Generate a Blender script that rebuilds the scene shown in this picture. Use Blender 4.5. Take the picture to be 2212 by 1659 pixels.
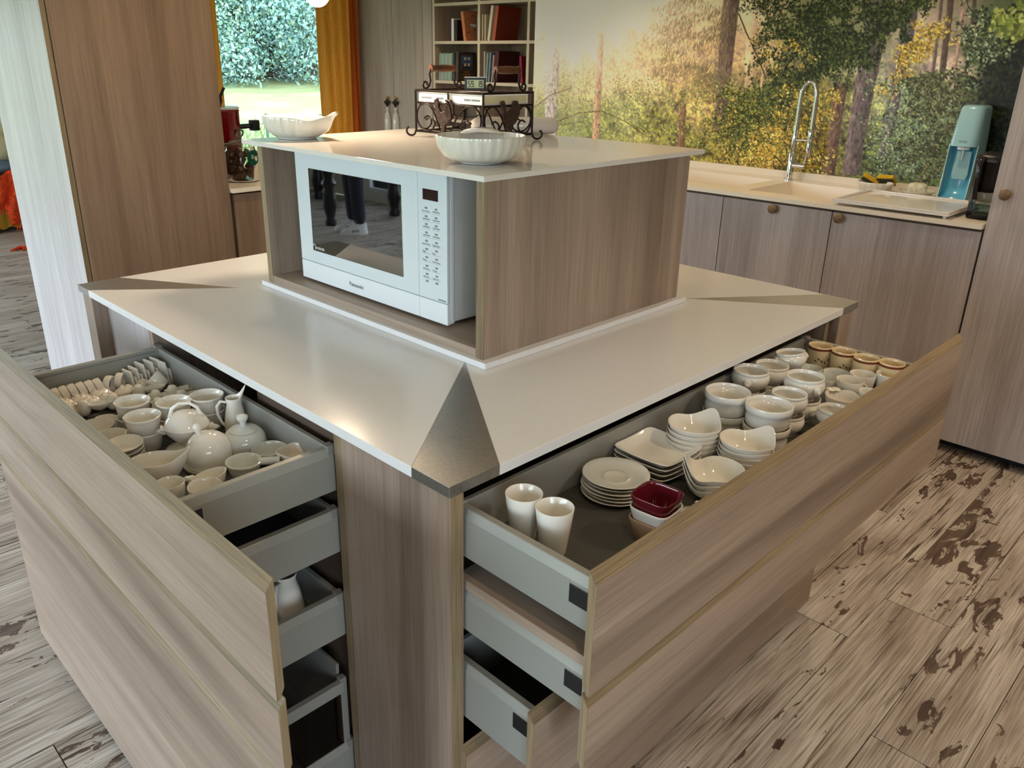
import bpy, math, random
import numpy as np
from mathutils import Vector, Matrix
random.seed(7)
PI = math.pi
for o in list(bpy.data.objects): bpy.data.objects.remove(o)
scene = bpy.context.scene
COL = scene.collection

# ------------------------------------------------------------------ frame of reference
# plan is drawn in "units" (1 unit = S metres); z is measured from the island worktop,
# which stands T units above the floor.
S = 1.2
T = 0.812
def W(x, y, z): return Vector((x*S, y*S, (z+T)*S))

# ------------------------------------------------------------------ camera
F_PX, U0, V0 = 1736.13, 1050.55, 808.18
CAMP = (-0.5704, -0.6457, 0.4887)
yaw, pitch, roll = math.radians(45.643), math.radians(-21.512), math.radians(0.642)
fwd = Vector((math.cos(pitch)*math.cos(yaw), math.cos(pitch)*math.sin(yaw), math.sin(pitch)))
rgt = Vector((math.sin(yaw), -math.cos(yaw), 0)); upv = rgt.cross(fwd)
rgt2 = math.cos(roll)*rgt + math.sin(roll)*upv
upv2 = -math.sin(roll)*rgt + math.cos(roll)*upv
cd = bpy.data.cameras.new('camera'); cam = bpy.data.objects.new('camera', cd); COL.objects.link(cam)
mw = Matrix((rgt2, upv2, -fwd)).transposed().to_4x4(); mw.translation = W(*CAMP)
cam.matrix_world = mw
cd.sensor_fit = 'HORIZONTAL'; cd.sensor_width = 36.0; cd.lens = F_PX*36/2212
cd.shift_x = -(U0-1106)/2212; cd.shift_y = (V0-829.5)/2212
cd.clip_start = 0.02; cd.clip_end = 300
scene.camera = cam

# ------------------------------------------------------------------ world, lamps, exposure
world = bpy.data.worlds.new('sky'); scene.world = world; world.use_nodes = True
wn = world.node_tree; wn.nodes.clear()
wo = wn.nodes.new('ShaderNodeOutputWorld'); wb = wn.nodes.new('ShaderNodeBackground')
wb.inputs[0].default_value = (0.76, 0.86, 1.0, 1); wb.inputs[1].default_value = 11.0
wn.links.new(wb.outputs[0], wo.inputs[0])
vs = scene.view_settings
vs.view_transform = 'Standard'; vs.look = 'None'; vs.gamma = 1; vs.use_curve_mapping = False
vs.exposure = 0.0
WARM = (1.0, 0.77, 0.54)
LAMP_W = 29.0
DOWNLIGHTS = [(-0.35, -0.75, .7), (0.85, -1.05, 1.5), (1.80, -0.85, 1.5), (2.25, 0.55, 1.1), (2.25, 1.75, 1.1), (0.75, 1.75, .9), (2.55, 3.3, 1.0)]  # last lamp is added to brighten the wardrobe and bookcase

# ------------------------------------------------------------------ mesh helpers
ORG = {}
class MB:
    def __init__(s): s.v = []; s.f = []
    def add(s, vs_, fs_):
        n = len(s.v); s.v += [tuple(q) for q in vs_]; s.f += [tuple(i+n for i in f) for f in fs_]; return s
    def box(s, x0, x1, y0, y1, z0, z1):
        return s.add([(x0,y0,z0),(x1,y0,z0),(x1,y1,z0),(x0,y1,z0),(x0,y0,z1),(x1,y0,z1),(x1,y1,z1),(x0,y1,z1)],
                     [(0,3,2,1),(4,5,6,7),(0,1,5,4),(1,2,6,5),(2,3,7,6),(3,0,4,7)])
    def prism(s, poly, fn, a, b):
        """poly of 2d points swept from a to b; fn(p, q, t) -> xyz"""
        n = len(poly)
        s.add([fn(p, q, a) for p, q in poly]+[fn(p, q, b) for p, q in poly],
              [tuple(range(n))[::-1], tuple(range(n, 2*n))]+[(i, (i+1) % n, n+(i+1) % n, n+i) for i in range(n)])
        return s
    def tube(s, path, r, seg=8, closed=False, cap=True):
        P = [Vector(q) for q in path]; n = len(P)
        rr = r if isinstance(r, (list, tuple)) else [r]*n
        tan = []
        for i in range(n):
            if closed: t = P[(i+1) % n]-P[i-1]
            else: t = P[min(i+1, n-1)]-P[max(i-1, 0)]
            tan.append(t.normalized() if t.length > 1e-9 else Vector((0,0,1)))
        a = Vector((0,0,1)) if abs(tan[0].z) < .9 else Vector((1,0,0))
        nrm = (a-tan[0]*a.dot(tan[0])).normalized()
        vs_ = []
        for i in range(n):
            nrm = (nrm-tan[i]*nrm.dot(tan[i])); nrm = nrm.normalized() if nrm.length > 1e-6 else tan[i].orthogonal().normalized()
            b = tan[i].cross(nrm)
            for k in range(seg):
                t = 2*PI*k/seg
                vs_.append(P[i]+(nrm*math.cos(t)+b*math.sin(t))*rr[i])
        fs_ = []
        for i in range(n if closed else n-1):
            j = (i+1) % n
            for k in range(seg):
                k2 = (k+1) % seg
                fs_.append((i*seg+k, i*seg+k2, j*seg+k2, j*seg+k))
        if cap and not closed:
            fs_.append(tuple(range(seg))[::-1]); fs_.append(tuple((n-1)*seg+k for k in range(seg)))
        return s.add(vs_, fs_)
    def lathe(s, prof, seg=36, f=None, o=(0,0,0)):
        vs_ = []; fs_ = []; rows = []
        for r, z in prof:
            if r <= 1e-7:
                q = (0, 0, z) if f is None else f(0, z, 0)
                rows.append([len(vs_)]); vs_.append(q)
            else:
                row = []
                for k in range(seg):
                    t = 2*PI*k/seg
                    q = (r*math.cos(t), r*math.sin(t), z) if f is None else f(r, z, t)
                    row.append(len(vs_)); vs_.append(q)
                rows.append(row)
        for a, b in zip(rows, rows[1:]):
            if len(a) == 1 and len(b) == 1: continue
            for k in range(seg):
                k2 = (k+1) % seg
                if len(a) == 1: fs_.append((a[0], b[k2], b[k]))
                elif len(b) == 1: fs_.append((a[k], a[k2], b[0]))
                else: fs_.append((a[k], a[k2], b[k2], b[k]))
        return s.add([(q[0]+o[0], q[1]+o[1], q[2]+o[2]) for q in vs_], fs_)
    def ball(s, c, rx, ry, rz, seg=14, rings=8):
        prof = [(math.sin(PI*i/rings), -math.cos(PI*i/rings)) for i in range(rings+1)]
        prof[0] = (0, -1); prof[-1] = (0, 1)
        return s.lathe(prof, seg, lambda r, z, t: (r*math.cos(t)*rx, r*math.sin(t)*ry, z*rz), c)
    def xf(s, m):
        s.v = [tuple(m @ Vector(q)) for q in s.v]; return s
    def build(s, name, mat, parent=None, origin=None, smooth=None, local=False, bevel=0):
        """world-unit verts unless local; smooth = sharp-edge angle in degrees"""
        if local: org = (0,0,0)
        elif parent is not None: org = ORG[parent]
        else: org = origin if origin is not None else (0,0,0)
        me = bpy.data.meshes.new(name)
        me.from_pydata([((x-org[0])*S, (y-org[1])*S, (z-org[2])*S) for x, y, z in s.v], [], s.f)
        me.validate(); me.update()
        fixn(me)
        if smooth:
            me.polygons.foreach_set('use_smooth', [True]*len(me.polygons))
            me.set_sharp_from_angle(angle=math.radians(smooth))
        if mat is not None: me.materials.append(mat)
        o = bpy.data.objects.new(name, me); COL.objects.link(o)
        if parent is not None: o.parent = parent
        elif not local: o.location = W(*org)
        ORG[o] = org
        if bevel:
            b = o.modifiers.new('bevel', 'BEVEL'); b.width = bevel*S; b.segments = 2; b.limit_method = 'ANGLE'
        return o
import bmesh
def fixn(me):
    bm = bmesh.new(); bm.from_mesh(me); bmesh.ops.recalc_face_normals(bm, faces=bm.faces); bm.to_mesh(me); bm.free()
def tag(o, label, cat, group=None, kind=None):
    if label: o['label'] = label
    if cat: o['category'] = cat
    if group: o['group'] = group
    if kind: o['kind'] = kind
    return o
def struct(o): o['kind'] = 'structure'; return o
def thing(name, label, cat, loc=(0,0,0), rz=0, group=None):
    o = bpy.data.objects.new(name, None); COL.objects.link(o); o.empty_display_size = .05
    o.location = W(*loc); o.rotation_euler = (0, 0, rz); ORG[o] = loc
    return tag(o, label, cat, group)
def dup(root, loc, rot=(0,0,0), label=None, group=None, scale=1.0):
    def cp(o, par):
        c = o.copy(); COL.objects.link(c)
        if par: c.parent = par
        for ch in KIDS.get(o, []): cp(ch, c)
        return c
    r = cp(root, None); r.location = W(*loc); r.rotation_euler = rot; r.scale = (scale,)*3
    if label: r['label'] = label
    if group: r['group'] = group
    ORG[r] = loc
    return r
KIDS = {}
def kid(parent, o): KIDS.setdefault(parent, []).append(o); return o
def frame_pts(path_fn, n): return [path_fn(i/(n-1)) for i in range(n)]

# ------------------------------------------------------------------ materials
MATS = {}
def srgb(r, g, b):
    f = lambda c: (c/255/12.92) if c/255 <= .04045 else ((c/255+.055)/1.055)**2.4
    return (f(r), f(g), f(b), 1)
def newmat(name):
    m = bpy.data.materials.new(name); m.use_nodes = True; MATS[name] = m
    nt = m.node_tree; return m, nt, nt.nodes['Principled BSDF']
def plain(name, c, rough=.5, metal=0, coat=0, spec=.5, noise=0, nscale=40, trans=0, ior=1.45, bump=0, sss=0, emit=None, alpha=1):
    m, nt, b = newmat(name)
    b.inputs['Base Color'].default_value = srgb(*c); b.inputs['Roughness'].default_value = rough
    b.inputs['Metallic'].default_value = metal; b.inputs['Coat Weight'].default_value = coat
    b.inputs['Coat Roughness'].default_value = .06
    b.inputs['Specular IOR Level'].default_value = spec; b.inputs['IOR'].default_value = ior
    b.inputs['Transmission Weight'].default_value = trans
    b.inputs['Alpha'].default_value = alpha
    if sss: b.inputs['Subsurface Weight'].default_value = sss; b.inputs['Subsurface Radius'].default_value = (.01, .008, .006)
    if emit: b.inputs['Emission Color'].default_value = srgb(*emit[:3]); b.inputs['Emission Strength'].default_value = emit[3]
    if noise or bump:
        tc = nt.nodes.new('ShaderNodeTexCoord'); n = nt.nodes.new('ShaderNodeTexNoise')
        n.inputs['Scale'].default_value = nscale; n.inputs['Detail'].default_value = 4
        nt.links.new(tc.outputs['Object'], n.inputs['Vector'])
        if noise:
            r = nt.nodes.new('ShaderNodeValToRGB')
            r.color_ramp.elements[0].position = .3; r.color_ramp.elements[1].position = .7
            r.color_ramp.elements[0].color = srgb(*[max(0, q*(1-noise)) for q in c]); r.color_ramp.elements[1].color = srgb(*[min(255, q*(1+noise)) for q in c])
            nt.links.new(n.outputs['Fac'], r.inputs['Fac']); nt.links.new(r.outputs['Color'], b.inputs['Base Color'])
        if bump:
            bp = nt.nodes.new('ShaderNodeBump'); bp.inputs['Strength'].default_value = bump; bp.inputs['Distance'].default_value = .002
            nt.links.new(n.outputs['Fac'], bp.inputs['Height']); nt.links.new(bp.outputs['Normal'], b.inputs['Normal'])
    return m
def ramp(nt, cols):
    r = nt.nodes.new('ShaderNodeValToRGB'); e = r.color_ramp.elements
    while len(e) < len(cols): e.new(.5)
    for q, (p, c) in zip(e, cols): q.position = p; q.color = srgb(*c) if len(c) == 3 else c
    return r
def wood(name, cols, axis, rough=.45, fine=.16, contrast=1.0):
    """laminate with long grain along axis ('x','y','z')"""
    m, nt, b = newmat(name)
    tc = nt.nodes.new('ShaderNodeTexCoord'); oi = nt.nodes.new('ShaderNodeObjectInfo')
    mul = nt.nodes.new('ShaderNodeMath'); mul.operation = 'MULTIPLY'; mul.inputs[1].default_value = 37.0
    nt.links.new(oi.outputs['Random'], mul.inputs[0])
    def sc(g, c): return [g if a == axis else c for a in 'xyz']
    def noise(scale, detail, dist, rough_):
        mp = nt.nodes.new('ShaderNodeMapping'); mp.inputs['Scale'].default_value = scale
        n = nt.nodes.new('ShaderNodeTexNoise'); n.noise_dimensions = '4D'
        n.inputs['Scale'].default_value = 1; n.inputs['Detail'].default_value = detail
        n.inputs['Distortion'].default_value = dist; n.inputs['Roughness'].default_value = rough_
        nt.links.new(tc.outputs['Object'], mp.inputs['Vector']); nt.links.new(mp.outputs['Vector'], n.inputs['Vector'])
        nt.links.new(mul.outputs[0], n.inputs['W']); return n
    a = noise(sc(.45, 7.5), 5, .7, .55)
    ra = ramp(nt, [(.30, cols[0]), (.43, cols[1]), (.55, cols[2]), (.70, cols[3])])
    nt.links.new(a.outputs['Fac'], ra.inputs['Fac'])
    f1 = noise(sc(1.6, 95), 3, .25, .6); f2 = noise(sc(7, 420), 2, 0, .6)
    mx = nt.nodes.new('ShaderNodeMix'); mx.data_type = 'RGBA'; mx.blend_type = 'OVERLAY'; mx.inputs['Factor'].default_value = .42
    r1 = ramp(nt, [(.30, (.36, .35, .34, 1)), (.50, (.5, .5, .5, 1)), (.72, (.62, .615, .61, 1))])
    nt.links.new(f1.outputs['Fac'], r1.inputs['Fac'])
    nt.links.new(ra.outputs['Color'], mx.inputs['A']); nt.links.new(r1.outputs['Color'], mx.inputs['B'])
    mx2 = nt.nodes.new('ShaderNodeMix'); mx2.data_type = 'RGBA'; mx2.blend_type = 'OVERLAY'; mx2.inputs['Factor'].default_value = fine*2.2
    r2 = ramp(nt, [(.34, (.30, .28, .27, 1)), (.5, (.5, .5, .5, 1)), (.68, (.66, .66, .65, 1))])
    nt.links.new(f2.outputs['Fac'], r2.inputs['Fac'])
    nt.links.new(mx.outputs['Result'], mx2.inputs['A']); nt.links.new(r2.outputs['Color'], mx2.inputs['B'])
    nt.links.new(mx2.outputs['Result'], b.inputs['Base Color'])
    b.inputs['Roughness'].default_value = rough; b.inputs['Specular IOR Level'].default_value = .35
    bp = nt.nodes.new('ShaderNodeBump'); bp.inputs['Strength'].default_value = .12; bp.inputs['Distance'].default_value = .001
    nt.links.new(f2.outputs['Fac'], bp.inputs['Height']); nt.links.new(bp.outputs['Normal'], b.inputs['Normal'])
    return m
ISL = [(118, 100, 86), (143, 124, 109), (157, 138, 122), (172, 154, 138)]
WX = wood('laminate_grain_x', ISL, 'x'); WY = wood('laminate_grain_y', ISL, 'y'); WZ = wood('laminate_grain_z', ISL, 'z')
EDGE = [(100, 85, 64), (124, 107, 82), (137, 119, 92), (151, 132, 105)]
EX = wood('edge_banding_x', EDGE, 'x', fine=.3); EY = wood('edge_banding_y', EDGE, 'y', fine=.3); EZ = wood('edge_banding_z', EDGE, 'z', fine=.3)
DOORC = [(142, 130, 126), (164, 153, 150), (176, 166, 163), (190, 181, 177)]
DZ = wood('grey_laminate_z', DOORC, 'z')
DAYLIT = [(168, 160, 158), (186, 179, 177), (196, 190, 188), (206, 201, 199)]  # laminate paled to carry the daylight falling on left-facing sides
PZ = wood('daylit_laminate_z', DAYLIT, 'z'); PY = wood('daylit_laminate_y', DAYLIT, 'y')
BRN = [(108, 88, 72), (126, 104, 86), (136, 114, 95), (148, 126, 106)]
BZ = wood('brown_laminate_z', BRN, 'z')
WHITE = plain('white_solid_surface', (225, 224, 223), .20, spec=.5, noise=.012, nscale=300)
WHITEB = plain('white_slab_gloss', (230, 226, 220), .09, spec=.55)
CREAMW = plain('cream_solid_surface', (232, 222, 204), .24)
STEEL = plain('brushed_steel', (168, 164, 157), .40, metal=1, noise=.05, nscale=240)
CHROME = plain('chrome', (215, 215, 215), .06, metal=1)
GREY = plain('drawer_grey_steel', (150, 150, 143), .42, metal=.25, noise=.02, nscale=500)
GREYD = plain('drawer_back_grey', (128, 126, 120), .5)
MAT_ = plain('dark_rubber_mat', (74, 72, 68), .6, bump=.8, nscale=420)
BLACK = plain('black_plastic', (24, 24, 25), .35)
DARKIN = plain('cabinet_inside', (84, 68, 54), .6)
CER = plain('white_ceramic', (226, 222, 212), .09, coat=.35, spec=.55)
CERG = plain('pale_grey_ceramic', (208, 210, 204), .10, coat=.35)
CERC = plain('cream_ceramic', (226, 215, 202), .12, coat=.35)
MAROON = plain('maroon_glaze', (92, 20, 30), .08, coat=.5)
TAN = plain('tan_glaze', (176, 142, 112), .2, coat=.2)
BEIGE = plain('beige_glaze', (222, 200, 158), .12, coat=.3)
BROWN = plain('brown_band', (116, 58, 34), .2)
OLIVE = plain('olive_paint', (52, 46, 36), .3)
IRON = plain('wrought_iron', (40, 28, 24), .38, metal=.6, noise=.2, nscale=80)
ROOST = plain('cast_bronze', (70, 54, 46), .42, metal=.6, noise=.25, nscale=140, bump=.6)
TURNW = plain('turned_wood', (96, 54, 30), .35, noise=.2, nscale=25)
PAPER = plain('white_paper', (238, 238, 240), .6)
INK = plain('ink', (36, 38, 44), .5)
INKG = plain('grey_ink', (128, 132, 138), .5)
MWHITE = plain('microwave_white', (226, 230, 234), .25)
MGLASS = plain('microwave_white_glass', (214, 222, 228), .05, coat=.6)
BGLASS = plain('black_glass', (8, 8, 9), .02, spec=.5, coat=0, ior=3.8)
SCREEN = plain('dark_display', (50, 34, 30), .1)
LCD = plain('lcd_green', (176, 184, 142), .25)
BLUE = plain('pale_blue_plastic', (150, 192, 200), .14, coat=.3)
BLUEIN = plain('bright_blue_plastic', (104, 186, 214), .2, coat=.2)
SAGE = plain('sage_and_shaded_blue', (138, 160, 152), .2)  # sage; also the soda maker's blue plastic in its shaded tone
SMOKE = plain('smoked_plastic', (36, 34, 36), .1)
SPONGE = plain('yellow_sponge', (200, 158, 34), .9, noise=.12, nscale=120, bump=1)
SPGRN = plain('scourer', (66, 62, 40), .95)
SOAP = plain('soap', (214, 206, 178), .6, noise=.1, nscale=60)
REDP = plain('red_enamel', (112, 10, 14), .12, coat=.4)
GREENL = plain('green_sticker', (18, 104, 78), .5)
CAPS = plain('brown_capsule', (74, 44, 26), .35, noise=.25, nscale=60)
BRASS = plain('brass', (196, 160, 84), .25, metal=1)
KNOBW = plain('knob_wood', (118, 94, 70), .5, noise=.15, nscale=90)
MUSTARD = plain('mustard_curtain', (230, 186, 92), .85, noise=.06, nscale=60)
ORANGEC = plain('orange_curtain', (216, 124, 52), .85, noise=.06, nscale=60)
def translucent(m, c, f=.45):
    nt = m.node_tree; o = nt.nodes['Material Output']; b = nt.nodes['Principled BSDF']; t = nt.nodes.new('ShaderNodeBsdfTranslucent'); mx = nt.nodes.new('ShaderNodeMixShader')
    t.inputs[0].default_value = srgb(*c); mx.inputs[0].default_value = f
    nt.links.new(b.outputs[0], mx.inputs[1]); nt.links.new(t.outputs[0], mx.inputs[2]); nt.links.new(mx.outputs[0], o.inputs[0])
translucent(MUSTARD, (238, 196, 104)); translucent(ORANGEC, (226, 140, 64))
SCARF = plain('orange_red_scarf', (222, 70, 24), .9, noise=.2, nscale=40)
BLUEG = plain('grey_blue_cushion', (104, 120, 138), .9)
CREAMF = plain('cream_fabric', (236, 222, 180), .9)
WALLP = plain('plaster_white', (226, 218, 204), .8)
CEILP = plain('ceiling_white', (232, 226, 214), .85)
DARKW = plain('dark_turned_wood', (26, 20, 18), .3)
def thin_glass(name, tint, refl=.08):
    m = bpy.data.materials.new(name); m.use_nodes = True; nt = m.node_tree; nt.nodes.clear()
    o = nt.nodes.new('ShaderNodeOutputMaterial'); mx = nt.nodes.new('ShaderNodeMixShader')
    t = nt.nodes.new('ShaderNodeBsdfTransparent'); g = nt.nodes.new('ShaderNodeBsdfGlossy'); fr = nt.nodes.new('ShaderNodeFresnel')
    t.inputs[0].default_value = srgb(*tint); g.inputs['Roughness'].default_value = .02; fr.inputs[0].default_value = 1.45
    nt.links.new(fr.outputs[0], mx.inputs[0]); nt.links.new(t.outputs[0], mx.inputs[1]); nt.links.new(g.outputs[0], mx.inputs[2]); nt.links.new(mx.outputs[0], o.inputs[0])
    return m
PANE = thin_glass('window_glass', (250, 252, 252)); JARG = thin_glass('jar_glass', (236, 238, 236)); SMOKEG = thin_glass('smoked_glass', (150, 150, 152))
BROWNG = thin_glass('brown_glass', (150, 130, 112))

def floor_mat():
    m, nt, b = newmat('distressed_painted_planks')
    tc = nt.nodes.new('ShaderNodeTexCoord'); oi = nt.nodes.new('ShaderNodeObjectInfo')
    mul = nt.nodes.new('ShaderNodeMath'); mul.operation = 'MULTIPLY'; mul.inputs[1].default_value = 91.0
    nt.links.new(oi.outputs['Random'], mul.inputs[0])
    def noise(sx, sy, detail, dist, rough_=.55, off=0):
        mp = nt.nodes.new('ShaderNodeMapping'); mp.inputs['Scale'].default_value = (sx, sy, 1); mp.inputs['Location'].default_value = (off, off, 0)
        n = nt.nodes.new('ShaderNodeTexNoise'); n.noise_dimensions = '4D'; n.inputs['Scale'].default_value = 1
        n.inputs['Detail'].default_value = detail; n.inputs['Distortion'].default_value = dist; n.inputs['Roughness'].default_value = rough_
        nt.links.new(tc.outputs['Object'], mp.inputs['Vector']); nt.links.new(mp.outputs['Vector'], n.inputs['Vector']); nt.links.new(mul.outputs[0], n.inputs['W'])
        return n
    base = noise(2.2, 9, 5, .5); rb = ramp(nt, [(.28, (146, 132, 120)), (.45, (182, 170, 158)), (.60, (202, 193, 182)), (.75, (216, 209, 199))])
    nt.links.new(base.outputs['Fac'], rb.inputs['Fac'])
    crack = noise(3.0, 115, 4, 1.0); rc = ramp(nt, [(.33, (74, 60, 50)), (.39, (150, 138, 124)), (.46, (255, 255, 255))])
    nt.links.new(crack.outputs['Fac'], rc.inputs['Fac'])
    cm = noise(1.1, 3.2, 3, .3, off=4); rcm = ramp(nt, [(.38, (30, 30, 30)), (.62, (255, 255, 255))]); nt.links.new(cm.outputs['Fac'], rcm.inputs['Fac'])
    m1 = nt.nodes.new('ShaderNodeMix'); m1.data_type = 'RGBA'; m1.blend_type = 'MULTIPLY'
    nt.links.new(rcm.outputs['Color'], m1.inputs['Factor']); nt.links.new(rb.outputs['Color'], m1.inputs['A']); nt.links.new(rc.outputs['Color'], m1.inputs['B'])
    fg = noise(5, 300, 2, .1, off=51); rf = ramp(nt, [(.35, (176, 170, 162)), (.6, (255, 255, 255))]); nt.links.new(fg.outputs['Fac'], rf.inputs['Fac'])
    m0 = nt.nodes.new('ShaderNodeMix'); m0.data_type = 'RGBA'; m0.blend_type = 'MULTIPLY'; m0.inputs['Factor'].default_value = .8
    nt.links.new(m1.outputs['Result'], m0.inputs['A']); nt.links.new(rf.outputs['Color'], m0.inputs['B']); m1 = m0
    # peeled patches showing dark wood
    pat = noise(7, 19, 5, .9, .62, off=9); area = noise(.9, 2.6, 2, .2, off=17)
    add = nt.nodes.new('ShaderNodeMath'); add.operation = 'MULTIPLY_ADD'; add.inputs[1].default_value = .62
    nt.links.new(area.outputs['Fac'], add.inputs[0]); nt.links.new(pat.outputs['Fac'], add.inputs[2])
    rp = ramp(nt, [(.965, (0, 0, 0)), (.985, (255, 255, 255))]); 
    rp.color_ramp.elements[0].position = .918; rp.color_ramp.elements[1].position = .930
    nt.links.new(add.outputs[0], rp.inputs['Fac'])
    dk = noise(3, 60, 3, .4, off=30); rd = ramp(nt, [(.3, (58, 44, 36)), (.7, (108, 90, 76))]); nt.links.new(dk.outputs['Fac'], rd.inputs['Fac'])
    m2 = nt.nodes.new('ShaderNodeMix'); m2.data_type = 'RGBA'
    nt.links.new(rp.outputs['Color'], m2.inputs['Factor']); nt.links.new(m1.outputs['Result'], m2.inputs['A']); nt.links.new(rd.outputs['Color'], m2.inputs['B'])
    nt.links.new(m2.outputs['Result'], b.inputs['Base Color'])
    b.inputs['Roughness'].default_value = .42; b.inputs['Specular IOR Level'].default_value = .4
    bp = nt.nodes.new('ShaderNodeBump'); bp.inputs['Strength'].default_value = .25; bp.inputs['Distance'].default_value = .001
    nt.links.new(crack.outputs['Fac'], bp.inputs['Height']); nt.links.new(bp.outputs['Normal'], b.inputs['Normal'])
    return m
FLOOR = floor_mat()

# ================================================================== SETTING
FZ = -T                      # floor level
CZ = 1.17                    # ceiling level
fl = struct(MB().box(-3.4, 3.6, -2.4, 7.4, FZ-.05, FZ-.006).build('floor', DARKIN, origin=(0, 0, FZ)))
PW, PL = .162, 1.36
plank_proto = None
far_planks = MB(); y = -2.4
rs = random.Random(3)
while y < 7.39:
    x = -3.4 - rs.uniform(0, PL)
    while x < 3.6:
        x0, x1 = max(x, -3.4), min(x+PL, 3.6)
        vis = (y < .35 and x1 > .3 and x0 < 2.5 and y > -1.5) or (y >= .2 and x1 > -1.3 and x0 < 1.35) or (-1.5 < y < .3 and x1 > -1.3 and x0 < .3)
        if x1-x0 > .1 and not vis: far_planks.box(x0+.0012, x1-.0012, y+.001, y+PW-.001, FZ-.006, FZ)
        elif x1-x0 > .1:
            if plank_proto is None:
                plank_proto = MB().box(-PL/2+.0012, PL/2-.0012, -PW/2+.001, PW/2-.001, -.006, 0).build('plank', FLOOR, fl, local=True).data
                bpy.data.objects.remove(bpy.data.objects['plank'])
            p_ = bpy.data.objects.new('plank', plank_proto); COL.objects.link(p_); p_.parent = fl
            p_.location = ((x+PL/2)*S, (y+PW/2)*S, 0)
            if x0 != x or x1 != x+PL:
                p_.scale = ((x1-x0)/PL, 1, 1); p_.location.x = (x0+x1)/2*S
        x += PL
    y += PW
far_planks.build('plank_field', FLOOR, fl)['kind'] = 'stuff'
struct(MB().box(-3.45, 3.65, -2.45, 7.45, CZ, CZ+.05).build('ceiling', CEILP, origin=(0, 0, CZ)))
def wall(name, boxes, mat, org):
    m = MB()
    for b in boxes: m.box(*b)
    return struct(m.build(name, mat, origin=org))
wall('wall_front', [(-3.45, -2.7, -2.45, -2.4, FZ, CZ), (-.7, 3.65, -2.45, -2.4, FZ, CZ), (-2.7, -.7, -2.45, -2.4, FZ, -.4), (-2.7, -.7, -2.45, -2.4, .98, CZ)], WALLP, (0, -2.4, FZ))  # opening cut for the added, unseen window
wall('wall_left', [(-3.45, -3.4, -2.4, -1.0, FZ, CZ), (-3.45, -3.4, 5.8, 7.4, FZ, CZ), (-3.45, -3.4, -1.0, 5.8, FZ, -.72), (-3.45, -3.4, -1.0, 5.8, .98, CZ)], WALLP, (-3.4, 2, FZ))
wall('wall_far', [(-3.4, -2.7, 7.4, 7.45, FZ, CZ), (.55, 1.45, 7.4, 7.45, FZ, CZ), (-2.7, .55, 7.4, 7.45, FZ, -.72), (-2.7, .55, 7.4, 7.45, .98, CZ)], WALLP, (-1, 7.4, FZ))
wall('wall_return', [(1.4, 1.45, 4.65, 7.4, FZ, CZ)], WALLP, (1.4, 6, FZ))
wall('wall_window', [(1.4, 1.66, 4.6, 4.65, FZ, CZ), (3.12, 3.6, 4.6, 4.65, FZ, CZ), (1.66, 3.12, 4.6, 4.65, FZ, -.62), (1.66, 3.12, 4.6, 4.65, 1.02, CZ)], WALLP, (2.3, 4.6, FZ))
wall('wall_end', [(3.55, 3.6, 2.3, 4.6, FZ, CZ)], DZ, (3.55, 3.4, FZ))
wb_ = wall('wall_back', [(2.979, 3.05, -2.4, 2.628, FZ, CZ)], WALLP, (3.0, 1, FZ))
wall('wall_side', [(3.05, 3.6, 2.25, 2.3, FZ, CZ)], WALLP, (3.3, 2.3, FZ))
def window(name, axis, a0, a1, z0, z1, pos, mull):
    """frame in a wall opening; axis 'x' lies along x at y=pos, axis 'y' along y at x=pos"""
    def bx(m, p, q, r, s_, d0=-.02, d1=.02):
        return m.box(p, q, pos+d0, pos+d1, r, s_) if axis == 'x' else m.box(pos+d0, pos+d1, p, q, r, s_)
    t = .035; m = MB()
    bx(m, a0, a1, z0, z0+t); bx(m, a0, a1, z1-t, z1); bx(m, a0, a0+t, z0+t, z1-t); bx(m, a1-t, a1, z0+t, z1-t)
    org = (((a0+a1)/2, pos, z0) if axis == 'x' else (pos, (a0+a1)/2, z0))
    w = struct(m.build(name, MWHITE, origin=org, bevel=.003))
    edges = [a0+t]+[a0+(a1-a0)*k/mull for k in range(1, mull)]+[a1-t]
    for k in range(1, mull): bx(MB(), edges[k]-.02, edges[k]+.02, z0+t, z1-t).build('mullion', MWHITE, w)
    for k in range(mull):
        bx(MB(), edges[k]+(.02 if k else 0), edges[k+1]-(.02 if k < mull-1 else 0), z0+t, z1-t, -.003, .003).build('pane', PANE, w)
    la = bpy.data.lights.new(name+'_portal', 'AREA'); la.shape = 'RECTANGLE'; la.size = (a1-a0)*S; la.size_y = (z1-z0)*S
    la.cycles.is_portal = True
    lo = bpy.data.objects.new('daylight_portal', la); COL.objects.link(lo)
    lo.location = W(org[0]+(.06 if axis == 'y' else 0), org[1]-(.06 if axis == 'x' else 0), (z0+z1)/2)
    lo.rotation_euler = (PI/2, 0, PI) if axis == 'x' else (PI/2, 0, -PI/2)
    if axis == 'x': lo.rotation_euler = (-PI/2, 0, 0) if pos > 0 else (PI/2, 0, 0)
    if axis == 'x' and pos < 0: lo.location.y = (pos+.06)*S
    else: lo.rotation_euler = (PI/2, 0, PI/2+PI)
    lo['kind'] = 'structure'
window('window_1', 'x', 1.66, 3.12, -.62, 1.02, 4.62, 1)
window('window_2', 'y', -1.0, 5.8, -.72, .98, -3.42, 5)
window('window_3', 'x', -2.7, .55, -.72, .98, 7.42, 3)

window('fill_window', 'x', -2.7, -.7, -.4, .98, -2.42, 2)  # unseen window added to throw daylight on the near faces

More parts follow.
